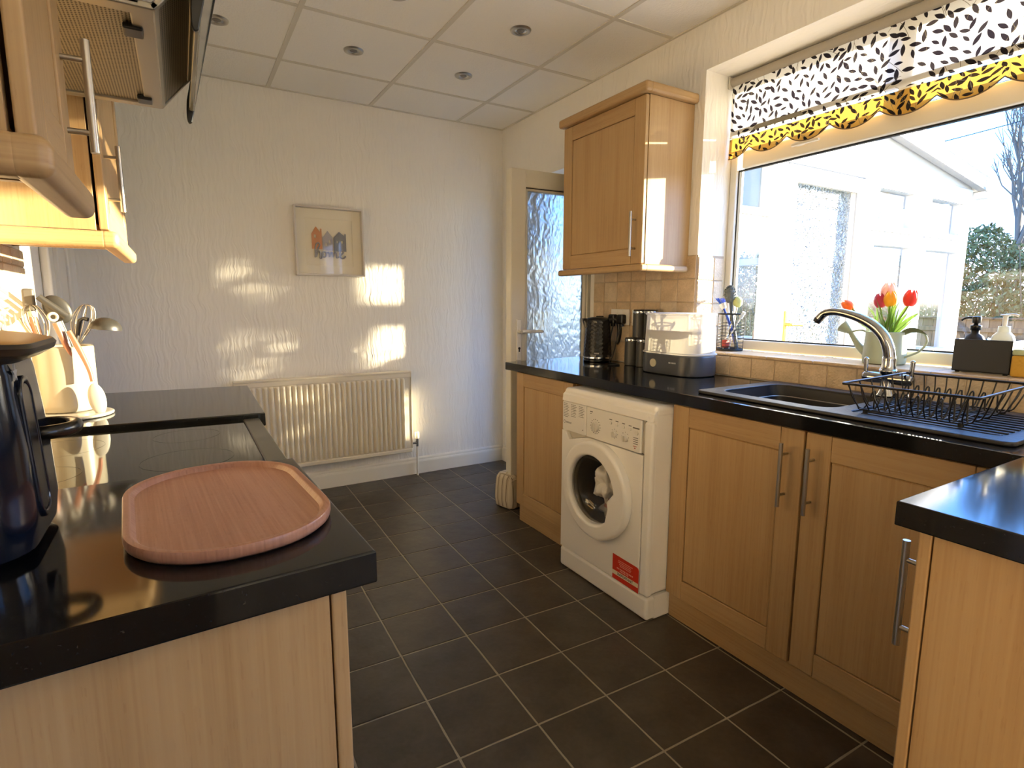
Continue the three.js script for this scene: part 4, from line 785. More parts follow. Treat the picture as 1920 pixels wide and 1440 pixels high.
{
  const c = thing('sink_caddy', 'black sink caddy box on the right of the sill', 'caddy', [1.655, SILL, 2.963]);
  const w = 0.09, d = 0.15, h = 0.108, t = 0.004;
  obj('box', [rbox(-w / 2, -w / 2 + t, 0.004, h, -d / 2, d / 2, 0.0018), rbox(w / 2 - t, w / 2, 0.004, h, -d / 2, d / 2, 0.0018), rbox(-w / 2, w / 2, 0.004, h, -d / 2, -d / 2 + t, 0.0018), rbox(-w / 2, w / 2, 0.004, h, d / 2 - t, d / 2, 0.0018), rbox(-w / 2, w / 2, 0.004, 0.009, -d / 2, d / 2, 0.0018)], std(0x2b2d2f, 0.55), c);
  for (const a of [-1, 1]) for (const b of [-1, 1]) obj('foot', rod([a * 0.034, 0.0, b * 0.062], [a * 0.034, 0.005, b * 0.062], 0.006), M.rubber, c);
  const pump = (g, mat, y, s = 1, len = 0.04) => { obj('collar', lathe([[0, y], [0.013 * s, y], [0.0135 * s, y + 0.014], [0.01 * s, y + 0.016], [0, y + 0.016]], 24), mat, g); obj('pump_head', [lathe([[0, y + 0.014], [0.006 * s, y + 0.014], [0.006 * s, y + 0.022], [0.0105 * s, y + 0.024], [0.0105 * s, y + 0.042], [0.008 * s, y + 0.044], [0, y + 0.0445]], 20), tube([[0, y + 0.038, 0], [0, y + 0.04, -len * 0.5], [0, y + 0.036, -len * 0.85], [0, y + 0.03, -len]], 0.0034, 16, 8)], mat, g); };
  const b = thing('soap_dispenser', 'black pump soap dispenser standing in the sink caddy', 'soap dispenser', [1.655, SILL + 0.0095, 2.925]);
  obj('bottle', lathe([[0, 0], [0.026, 0], [0.028, 0.003], [0.028, 0.095], [0.022, 0.108], [0.011, 0.116], [0.011, 0.128], [0, 0.128]], 32), M.blackMatt, b); pump(b, M.black, 0.127, 1.15);
  const w2 = thing('soap_dispenser', 'white pump bottle standing in the sink caddy', 'soap dispenser', [1.655, SILL + 0.0095, 2.998]);
  const wp = phys(0xeceee6, 0.3, { transmission: 0.35, thickness: 0 });
  obj('bottle', lathe([[0, 0], [0.028, 0], [0.03, 0.004], [0.031, 0.095], [0.027, 0.112], [0.018, 0.122], [0.0155, 0.125], [0.0155, 0.142], [0, 0.143]], 32), wp, w2);
  obj('pump_head', [lathe([[0, 0.142], [0.006, 0.143], [0.0065, 0.172], [0.013, 0.174], [0.014, 0.178], [0, 0.18]], 20), tube([[0, 0.177, 0], [0, 0.178, 0.02], [0, 0.175, 0.032]], 0.0035, 12, 8)], std(0xf1f0ea, 0.35), w2);
  const cl = thing('dishcloth', 'folded pale blue dishcloth between the two soap dispensers', 'cloth', [1.652, SILL + 0.0095, 2.962]);
  obj('cloth', crumple(0.03, 0.9, 1.75, 0.16, 2, 0.15, 4).translate(0, 0.052, 0), std(0xa9cbe0, 0.9), cl); obj('edge', crumple(0.03, 0.7, 1.6, 0.12, 6, 0.15, 4).translate(0.004, 0.05, 0.008), std(0xe6e6e2, 0.9), cl);
  const sp = thing('scouring_sponge', 'yellow sponge with a pale scouring side beside the sink caddy', 'sponge', [1.628, SILL, 3.06]);
  obj('sponge', rbox(-0.03, 0.03, 0.001, 0.066, -0.018, 0.045, 0.006, 3), std(0xc79a3c, 0.95, { bumpMap: T.fine, bumpScale: 0.002 }), sp); obj('scourer', rbox(-0.03, 0.03, 0.0662, 0.084, -0.018, 0.045, 0.005, 3), std(0xb7c19a, 0.95), sp);
}

/* ---------- roller blind: printed cloth, pole, batten and scalloped mustard hem ---------- */
{
  const b = thing('roller_blind', 'roller blind printed with grey leaves above a scalloped mustard hem', 'blind', [1.722, 0, 0]);
  const z0 = 1.868, z1 = 3.24, yT = 2.235, yM = 1.994, W = z1 - z0;
  const leaves = (c, w, h, ppm, lo, hi, n, gap) => {                     // curving stems with well spaced leaves
    const kept = [];
    const one = (x, y, a, L) => {
      const mx = x + Math.cos(a) * L / 2, my = y + Math.sin(a) * L / 2;
      if (kept.some(([p, q]) => Math.hypot(p - mx, q - my) < gap * ppm)) return;
      kept.push([mx, my]); c.save(); c.translate(x, y); c.rotate(a); c.beginPath(); c.moveTo(0, 0); c.quadraticCurveTo(L * 0.45, -L * 0.36, L, 0); c.quadraticCurveTo(L * 0.45, L * 0.36, 0, 0); c.fillStyle = rnd() < 0.5 ? lo : hi; c.fill(); c.restore();
    };
    for (let k = 0; k < n; k++) {
      let x = rr(-40, w + 40), y = rr(-30, h + 60), a = rr(-2.2, -0.9) + (rnd() < 0.3 ? 2.4 : 0); const turn = rr(-0.03, 0.03), nodes = [], line = [[x, y]];
      for (let s = 0; s < 26; s++) { x += Math.cos(a) * 6.2; y += Math.sin(a) * 6.2; a += turn; line.push([x, y]); if (s % 5 === 3) nodes.push([x, y, a]); }
      if (k % 4 === 0) { c.lineWidth = 2; c.strokeStyle = '#6f644e'; c.globalAlpha = 0.9; c.beginPath(); line.forEach(([p, q], i) => (i ? c.lineTo(p, q) : c.moveTo(p, q))); c.stroke(); c.globalAlpha = 1; }
      nodes.forEach(([nx, ny, na], q) => { const sd = q % 2 ? 1 : -1; one(nx + Math.cos(na + sd * 1.4) * 4, ny + Math.sin(na + sd * 1.4) * 4, na + sd * rr(0.4, 0.9), rr(0.03, 0.044) * ppm); });
      one(x, y, a, rr(0.032, 0.042) * ppm);
    }
  };
  const cloth = canvasTex(2048, 366, (c, w, h) => { c.fillStyle = '#f3f1ea'; c.fillRect(0, 0, w, h); leaves(c, w, h, w / W, '#2e292b', '#252025', 420, 0.024); });
  const must = canvasTex(2048, 150, (c, w, h) => { c.fillStyle = '#d29f42'; c.fillRect(0, 0, w, h); leaves(c, w, h, w / W, '#2a2015', '#1e1712', 380, 0.022); });
  const clothM = phys(0xffffff, 0.95, { map: cloth, transmission: 0.34, thickness: 0, side: THREE.DoubleSide, specularIntensity: 0.3 });
  const mustM = phys(0xffffff, 0.95, { map: must, transmission: 0.34, thickness: 0, side: THREE.DoubleSide, specularIntensity: 0.3 });
  const sheet = (fn, nu, nv) => { const pos = [], uv = [], idx = []; for (let j = 0; j <= nv; j++) for (let i = 0; i <= nu; i++) { const [x, y, z] = fn(i / nu, j / nv); pos.push(x, y, z); uv.push(i / nu, j / nv); } for (let j = 0; j < nv; j++) for (let i = 0; i < nu; i++) { const a = j * (nu + 1) + i; idx.push(a, a + 1, a + nu + 1, a + 1, a + nu + 2, a + nu + 1); } const g = new THREE.BufferGeometry(); g.setAttribute('position', new THREE.Float32BufferAttribute(pos, 3)); g.setAttribute('uv', new THREE.Float32BufferAttribute(uv, 2)); g.setIndex(idx); g.computeVertexNormals(); return g; };
  obj('cloth', sheet((u, v) => [0.0015 * Math.sin(u * 9) * (1 - v), yM + (yT - yM) * v, z0 + u * W], 60, 10), clothM, b, { own: true });
  const hem = (u) => { const q = (z0 + u * W - 1.978) / 0.184, f = q - Math.floor(q); return 1.899 + 0.038 * Math.pow(Math.abs(f - 0.5) * 2, 2.2); };
  obj('hem', sheet((u, v) => { const lo = hem(u); return [-0.004 + 0.004 * v, lo + (yM - 0.006 - lo) * v, z0 + u * W]; }, 420, 6), mustM, b, { own: true, label: 'mustard leaf-print hem with a scalloped edge' });
  const pts = []; for (let i = 0; i <= 330; i++) pts.push([-0.0045, hem(i / 330), z0 + (i / 330) * W]);
  obj('hem_binding', polyTube(pts.filter((_, i) => i % 2 === 0), 0.0022, 5), std(0x6e5a40, 0.8), b);
  obj('batten', rbox(0.001, 0.008, 2.004, 2.026, z0 + 0.003, z1 - 0.003, 0.002), std(0x8f8a7c, 0.7), b);
  obj('roller', rod([0.004, 2.243, z0], [0.004, 2.243, z1], 0.021, 0.021, 24), std(0xaaa294, 0.85), b);
  obj('bracket', [rbox(-0.022, 0.02, 2.212, 2.268, z0 - 0.009, z0 - 0.002, 0.003), rbox(-0.022, 0.02, 2.212, 2.268, z1 + 0.003, z1 + 0.016, 0.004)], std(0xd0cabb, 0.4), b);
}

/* ---------- back wall: radiator and picture ---------- */
{
  const r = thing('radiator', 'white ribbed panel radiator low on the back wall', 'radiator', [0, 0, 0]);
  const x0 = -0.325, x1 = 0.775, y0 = 0.185, y1 = 0.762, rm = std(0xe8ddc6, 0.38);
  const pitch = 0.0335, n = Math.floor((x1 - x0 - 0.04) / pitch), xs = [[x0 + 0.004, 0.076]];
  const a0 = x0 + 0.02;
  for (let i = 0; i < n; i++) { const a = a0 + i * pitch; xs.push([a, 0.078], [a + 0.004, 0.079], [a + 0.009, 0.09], [a + 0.014, 0.0925], [a + 0.0195, 0.0925], [a + 0.0245, 0.09], [a + 0.0295, 0.079]); }
  xs.push([x1 - 0.004, 0.078]);
  const pos = [], idx = [], rows = [[y0 + 0.016, 0], [y0 + 0.03, 0], [y0 + 0.045, 1], [y1 - 0.06, 1], [y1 - 0.045, 0], [y1 - 0.03, 0]];
  rows.forEach(([y, k]) => xs.forEach(([x, z]) => pos.push(x, y, 0.078 + (z - 0.078) * k)));
  for (let j = 0; j + 1 < rows.length; j++) for (let i = 0; i + 1 < xs.length; i++) { const a = j * xs.length + i, b = a + xs.length; idx.push(a, a + 1, b, a + 1, b + 1, b); }
  const g = new THREE.BufferGeometry(); g.setAttribute('position', new THREE.Float32BufferAttribute(pos, 3)); g.setIndex(idx);
  obj('panel', [smooth(g, 55), rbox(x0, x1, y0, y0 + 0.03, 0.05, 0.082, 0.008), rbox(x0, x1, y1 - 0.045, y1 - 0.012, 0.05, 0.082, 0.006), box(x0 + 0.004, x1 - 0.004, y0 + 0.01, y1 - 0.02, 0.05, 0.0765)], rm, r);
  obj('top_grille', [rbox(x0 - 0.001, x1 + 0.001, y1 - 0.014, y1, 0.026, 0.086, 0.004)], rm, r);
  obj('side_cover', [rbox(x0 - 0.003, x0 + 0.003, y0 + 0.03, y1 - 0.002, 0.026, 0.084, 0.002), rbox(x1 - 0.003, x1 + 0.003, y0 + 0.03, y1 - 0.002, 0.026, 0.084, 0.002)], rm, r);
  obj('bracket', [box(x0 + 0.12, x0 + 0.15, y0 + 0.05, y1 - 0.08, 0.0, 0.052), box(x1 - 0.15, x1 - 0.12, y0 + 0.05, y1 - 0.08, 0.0, 0.052)], M.grey, r);
  const v = sub('valve', r);
  obj('body', [rod([x1 - 0.005, y0 + 0.055, 0.05], [x1 + 0.05, y0 + 0.055, 0.05], 0.009), rod([x1 + 0.046, y0 + 0.03, 0.05], [x1 + 0.046, y0 + 0.085, 0.05], 0.0105)], M.chrome, v);
  obj('cap', lathe([[0, 0.05], [0.012, 0.049], [0.0155, 0.044], [0.016, 0.004], [0.013, 0], [0, 0]], 24).translate(x1 + 0.046, y0 + 0.085, 0.05), M.white, v);
  obj('pipe', rod([x1 + 0.046, 0.001, 0.05], [x1 + 0.046, y0 + 0.032, 0.05], 0.0075), M.gloss, r);
}
{
  const x0 = 0.068, x1 = 0.492, y0 = 1.397, y1 = 1.82, D = 0.048, f = 0.011;
  const p = thing('framed_picture', 'deep grey box frame with three paper houses and the word home', 'picture', [0, 0, 0.001]);
  const fm = std(0xdcd4ca, 0.5), cx = (x0 + x1) / 2;
  obj('frame', [rbox(x0, x0 + f, y0, y1, 0, D, 0.002), rbox(x1 - f, x1, y0, y1, 0, D, 0.002), rbox(x0 + f, x1 - f, y1 - f, y1, 0, D, 0.002), rbox(x0 + f, x1 - f, y0, y0 + f, 0, D, 0.002)], fm, p);
  obj('back_board', rbox(x0 + f, x1 - f, y0 + f, y1 - f, 0.002, 0.007, 0.001, 1), std(0xe6dcc4, 0.85), p);
  const m = rrShape(x1 - x0 - 2 * f - 0.002, y1 - y0 - 2 * f - 0.002, 0.001, THREE.Shape, cx, (y0 + y1) / 2); m.holes.push(rrShape(0.29, 0.29, 0.001, THREE.Path, cx, 1.605));
  obj('mount', ext(m, 0.003, 0.0006, 1).translate(0, 0, 0.0075), std(0xe9e0cb, 0.85), p);
  obj('pane', new THREE.PlaneGeometry(x1 - x0 - 2 * f, y1 - y0 - 2 * f).translate(cx, (y0 + y1) / 2, D - 0.006), M.pane, p);
  const house = (hx, by, w, ey, py, col, wins, chim, label) => {
    const s = poly([[hx, by], [hx + w, by], ...(chim ? [[hx + w, chim[1]], [hx + w - 0.009, chim[1]], [hx + w - 0.009, ey + 0.012]] : [[hx + w, ey]]), [hx + w / 2 - (chim ? 0.004 : 0), py], [hx, ey]]);
    wins.forEach(([wx, wy, ww, wh]) => s.holes.push(poly([[wx, wy], [wx, wy + wh], [wx + ww, wy + wh], [wx + ww, wy]], THREE.Path)));
    obj('paper_house', ext(s, 0.003, 0).translate(0, 0, 0.0115), std(col, 0.75), p, { label });
  };
  house(0.172, 1.562, 0.062, 1.655, 1.7, 0xc98450, [[0.187, 1.63, 0.012, 0.02]], [0, 1.688], 'orange paper house');
  house(0.239, 1.556, 0.062, 1.635, 1.677, 0xa39ca0, [[0.253, 1.583, 0.013, 0.018], [0.276, 1.6, 0.011, 0.02]], null, 'lilac grey paper house');
  house(0.306, 1.553, 0.078, 1.638, 1.675, 0x75777d, [[0.323, 1.604, 0.012, 0.016], [0.352, 1.604, 0.012, 0.016]], [0, 1.664], 'slate grey paper house');
  // the word home in one bent ribbon, standing proud of the houses
  const wz = 0.016, S = (pts) => tube(pts.map(([a, b]) => [a, b, wz]), 0.0048, 90, 8);
  obj('word_home', [
    S([[0.188, 1.51], [0.19, 1.56], [0.198, 1.592], [0.212, 1.6], [0.217, 1.588], [0.206, 1.565], [0.194, 1.54], [0.193, 1.512], [0.203, 1.54], [0.215, 1.55], [0.22, 1.535], [0.217, 1.508], [0.228, 1.51], [0.238, 1.535]]),
    S([[0.246, 1.548], [0.234, 1.542], [0.232, 1.524], [0.242, 1.514], [0.254, 1.522], [0.255, 1.54], [0.246, 1.548], [0.262, 1.542], [0.272, 1.546]]),
    S([[0.272, 1.546], [0.276, 1.53], [0.276, 1.515], [0.282, 1.538], [0.292, 1.546], [0.297, 1.532], [0.297, 1.515], [0.304, 1.538], [0.314, 1.546], [0.319, 1.53], [0.32, 1.514], [0.332, 1.516]]),
    S([[0.332, 1.516], [0.346, 1.53], [0.362, 1.545], [0.36, 1.556], [0.346, 1.552], [0.34, 1.53], [0.346, 1.514], [0.362, 1.51], [0.378, 1.524]]),
  ], std(0x8d8681, 0.35, { metalness: 0.3 }), p, { label: 'grey lettering that reads home' });
}
{ // striped draught stopper holding the door open
  const b = thing('door_stop', 'striped fabric door stop bag on the floor under the open door', 'door stop', [1.10, 0.001, 0.905], 0.25);
  const st = canvasTex(512, 64, (c, w, h) => { c.fillStyle = '#d8cbb2'; c.fillRect(0, 0, w, h); for (let i = 0; i < 10; i++) { const x = i * 51 + 8; c.fillStyle = '#7d6a50'; c.fillRect(x, 0, 7, h); c.fillStyle = '#a08c6c'; c.fillRect(x + 14, 0, 3, h); c.fillRect(x - 6, 0, 3, h); } });
  st.wrapS = st.wrapT = THREE.RepeatWrapping; st.repeat.set(1 / 0.34, 1 / 0.34);
  const g = smooth(loft([[0.13, 0.12, 0.03, 0], [0.165, 0.15, 0.035, 0.012], [0.185, 0.165, 0.05, 0.06], [0.18, 0.16, 0.05, 0.13], [0.165, 0.15, 0.045, 0.185], [0.14, 0.13, 0.04, 0.205], [0.08, 0.07, 0.03, 0.212]], 48), 60);
  obj('bag', g, std(0xffffff, 0.95, { map: st }), b);
  obj('seam', tube([[-0.08, 0.185, 0.078], [0, 0.192, 0.082], [0.08, 0.186, 0.078], [0.088, 0.1, 0.082], [0.08, 0.012, 0.074]], 0.003, 40, 6), std(0xcfc0a4, 0.95), b);
  obj('strap', tube([[-0.05, 0.208, 0], [-0.02, 0.225, 0.005], [0.03, 0.224, 0], [0.05, 0.208, 0]], 0.006, 20, 8), std(0xcfc0a4, 0.95), b);
}
/* ---------- left worktops ---------- */
{
  const t = thing('serving_tray', 'oval wooden tray with a raised rim on the foreground worktop', 'tray', [-0.527, WT + 0.0006, 2.748], 0.07);
  const w = 0.27, d = 0.43, r = 0.128;
  obj('rim', smooth(loft([[w - 0.012, d - 0.012, r - 0.006, 0.0], [w - 0.003, d - 0.003, r - 0.002, 0.004], [w, d, r, 0.009], [w, d, r, 0.0155], [w - 0.003, d - 0.003, r - 0.0015, 0.0185], [w - 0.016, d - 0.016, r - 0.008, 0.019], [w - 0.022, d - 0.022, r - 0.011, 0.017], [w - 0.032, d - 0.032, r - 0.015, 0.0105]], 96, true, false), 45), M.walnut, t);
  obj('base', smooth(loft([[w - 0.032, d - 0.032, r - 0.015, 0.0105], [w - 0.06, d - 0.06, r - 0.03, 0.009]], 96, false, true), 45), M.walnut, t);
}
{
  const a = thing('air_fryer', 'tall glossy black air fryer with a bronze lid and loop handle at left edge', 'appliance', [-0.87, WT + 0.0005, 2.745]);
  const bm = std(0x0e1420, 0.12);
  obj('body', smooth(loft([[0.2, 0.2, 0.05, 0], [0.245, 0.245, 0.06, 0.012], [0.255, 0.255, 0.065, 0.05], [0.25, 0.25, 0.065, 0.14], [0.235, 0.235, 0.06, 0.235], [0.225, 0.225, 0.058, 0.26]], 64), 45), bm, a);
  const slotS = rrShape(0.045, 0.17, 0.02);
  obj('window_slot', ext(slotS, 0.006, 0.002, 2).rotateY(Math.PI / 2).rotateZ(0.045).translate(0.1205, 0.135, 0.03), std(0x07080a, 0.25), a);
  const fr = rrShape(0.06, 0.19, 0.028); fr.holes.push(rrShape(0.044, 0.172, 0.02, THREE.Path)); obj('slot_rim', ext(fr, 0.009, 0.003, 3).rotateY(Math.PI / 2).rotateZ(0.045).translate(0.119, 0.135, 0.03), bm, a);
  const star = []; for (let i = 0; i < 10; i++) { const q = i / 10 * 6.283 + 0.3, R = i % 2 ? 0.005 : 0.012; star.push([Math.cos(q) * R, Math.sin(q) * R]); }
  obj('star_badge', ext(poly(star), 0.002, 0).rotateY(Math.PI / 2).translate(0.118, 0.236, 0.055), std(0xa5a59e, 0.4), a);
  obj('loop_handle', new THREE.TorusGeometry(0.036, 0.0085, 14, 40).scale(1, 1.1, 1.15).rotateX(Math.PI / 2).rotateY(0).translate(0.122, 0.143, -0.06), std(0x17140f, 0.25), a);
  const lid = sub('lid', a, [0, 0.262, 0]); lid.rotation.z = -0.1;
  obj('top', smooth(loft([[0.25, 0.25, 0.06, 0.0], [0.282, 0.282, 0.07, 0.012], [0.286, 0.286, 0.072, 0.02], [0.278, 0.278, 0.07, 0.025]], 64), 40), std(0x2a2117, 0.3), lid);
  obj('bronze_top', smooth(loft([[0.276, 0.276, 0.069, 0.0252], [0.25, 0.25, 0.06, 0.028]], 64), 40), std(0x8d6a3e, 0.35, { metalness: 0.4 }), lid);
}
{
  const px = -0.868, pz = 1.655, pr = 0.072;
  const mat = thing('trivet', 'round grey trivet under the white utensil pot', 'trivet', [px + 0.02, WT + 0.0005, pz + 0.06]);
  obj('disc', lathe([[0, 0], [0.088, 0], [0.092, 0.003], [0.092, 0.007], [0.088, 0.0095], [0.08, 0.009], [0, 0.009]], 48), std(0xa8a59b, 0.3), mat);
  const p = thing('utensil_pot', 'white ceramic pot full of kitchen utensils', 'pot', [px, WT + 0.0102, pz]);
  obj('pot', lathe([[0, 0.0], [pr - 0.006, 0], [pr - 0.002, 0.004], [pr, 0.02], [pr, 0.185], [pr - 0.002, 0.19], [pr - 0.006, 0.185], [pr - 0.007, 0.02], [0, 0.012]], 48), std(0x98917f, 0.22), p);
  const base = [px, WT + 0.0225, pz];
  const U = (name, label, cat) => thing(name, label, cat, base, 0, 'utensils standing in the white pot');
  const dark = std(0x33312d, 0.4), copper = std(0x9a6a54, 0.35, { metalness: 0.3 }), pale = std(0xa39f94, 0.45);
  let u = U('ladle', 'black ladle with its bowl hanging out to the right of the pot', 'ladle');
  obj('handle', taperTube([[0.0, 0, 0.02], [0.015, 0.1, 0.01], [0.035, 0.2, 0.0], [0.05, 0.255, 0.0], [0.066, 0.252, 0.004]], [0.006, 0.006, 0.005, 0.005, 0.006], 24, 10), dark, u);
  obj('bowl', smooth(new THREE.SphereGeometry(0.042, 28, 14, 0, 6.283, 0, Math.PI / 2).scale(1, 0.85, 1).rotateZ(-0.12), 60).translate(0.105, 0.222, 0.005), std(0x302e2a, 0.35, { side: THREE.DoubleSide }), u);
  u = U('serving_spoon', 'black serving spoon lying across the top of the pot', 'spoon');
  obj('handle', taperTube([[0.04, 0.01, 0.0], [0.032, 0.12, 0.0], [0.012, 0.22, 0.02], [0.005, 0.25, 0.025]], [0.005, 0.005, 0.006, 0.006], 20, 8), dark, u);
  obj('bowl', smooth(new THREE.SphereGeometry(0.034, 24, 16).scale(0.9, 1.25, 0.35).rotateZ(0.5), 60).translate(-0.0, 0.282, 0.02), dark, u);
  u = U('spatula', 'dark rubber spatula head leaning left at the top of the pot', 'spatula');
  obj('handle', rod([0.03, 0.0, 0.02], [-0.005, 0.28, 0.01], 0.005, 0.005), dark, u);
  obj('blade', rod([0.02, 0.262, 0.03], [-0.036, 0.318, 0.04], 0.012, 0.0085, 16), dark, u);
  u = U('fish_slice', 'pale slotted fish slice at the far left of the pot', 'spatula');
  const bl = rrShape(0.075, 0.1, 0.012); for (let i = 0; i < 4; i++) bl.holes.push(rrShape(0.006, 0.075, 0.0028, THREE.Path, -0.024 + i * 0.016, 0));
  obj('blade', ext(bl, 0.003, 0.0008, 1).rotateZ(0.75).translate(-0.118, 0.295, 0.02), std(0xa7a7a0, 0.35), u);
  obj('handle', rod([0.02, 0.0, 0.0], [-0.085, 0.258, 0.02], 0.005), pale, u);
  u = U('turner', 'copper-handled turner with a black loop end standing in the pot', 'turner');
  obj('handle', taperTube([[0.01, 0.0, -0.01], [-0.03, 0.12, 0.0], [-0.052, 0.22, 0.02], [-0.055, 0.262, 0.025]], [0.006, 0.008, 0.009, 0.009], 20, 10), copper, u);
  obj('ferrule', rod([-0.055, 0.262, 0.025], [-0.056, 0.278, 0.026], 0.0092, 0.0092), std(0xa9a69e, 0.3), u);
  obj('loop_end', rbox(-0.073, -0.045, 0.277, 0.34, 0.018, 0.034, 0.007, 3), std(0x5a564f, 0.45), u);
  for (const [label, dx, dz, lean] of [['wire whisk on the left side of the utensil pot', -0.035, 0.03, -0.02], ['wire whisk behind the black spoon in the utensil pot', 0.03, -0.03, 0.03]]) {
    u = U('whisk', label, 'whisk');
    const g = []; for (let k = 0; k < 4; k++) { const a = (k / 4) * Math.PI, c = Math.cos(a), s = Math.sin(a), R = 0.027; g.push(tube([[dx, 0.17, dz], [dx + lean * 0.6 + c * R, 0.24, dz + s * R], [dx + lean + c * R * 0.7, 0.285, dz + s * R * 0.7], [dx + lean, 0.295, dz], [dx + lean - c * R * 0.7, 0.285, dz - s * R * 0.7], [dx + lean * 0.6 - c * R, 0.24, dz - s * R], [dx, 0.17, dz]], 0.0015, 40, 5)); }
    obj('wires', g, M.steel, u); obj('handle', rod([dx * 0.3, 0, dz * 0.3], [dx, 0.172, dz], 0.007), M.steel, u);
  }
  u = U('tongs', 'copper and grey tongs at the front of the utensil pot', 'tongs');
  obj('arm', taperTube([[0.052, 0.03, 0.02], [0.03, 0.13, 0.055], [0.012, 0.2, 0.07], [0.0, 0.245, 0.07]], [0.005, 0.006, 0.007, 0.008], 20, 10), copper, u);
  obj('arm', taperTube([[0.04, 0.03, 0.0], [0.026, 0.13, 0.04], [0.016, 0.2, 0.062], [0.004, 0.248, 0.066]], [0.005, 0.006, 0.007, 0.008], 20, 10), pale, u);
  obj('hanging_ring', [new THREE.TorusGeometry(0.01, 0.004, 8, 20).rotateY(0.5).translate(-0.004, 0.262, 0.072)], pale, u);
  const s = thing('silicone_spoon', 'pale silicone spoon with copper handle leaning on the outside of the pot', 'spoon', [px, WT, pz]);
  obj('handle', taperTube([[0.028, 0.245, 0.075], [0.048, 0.19, 0.08], [0.066, 0.13, 0.085], [0.07, 0.1, 0.087]], [0.006, 0.0075, 0.006, 0.005], 24, 10), copper, s);
  obj('bowl', smooth(new THREE.SphereGeometry(0.022, 24, 18).scale(0.95, 2.1, 0.34).rotateZ(0.12), 60).translate(0.0775, 0.049, 0.092), std(0xa5a196, 0.5), s);
}
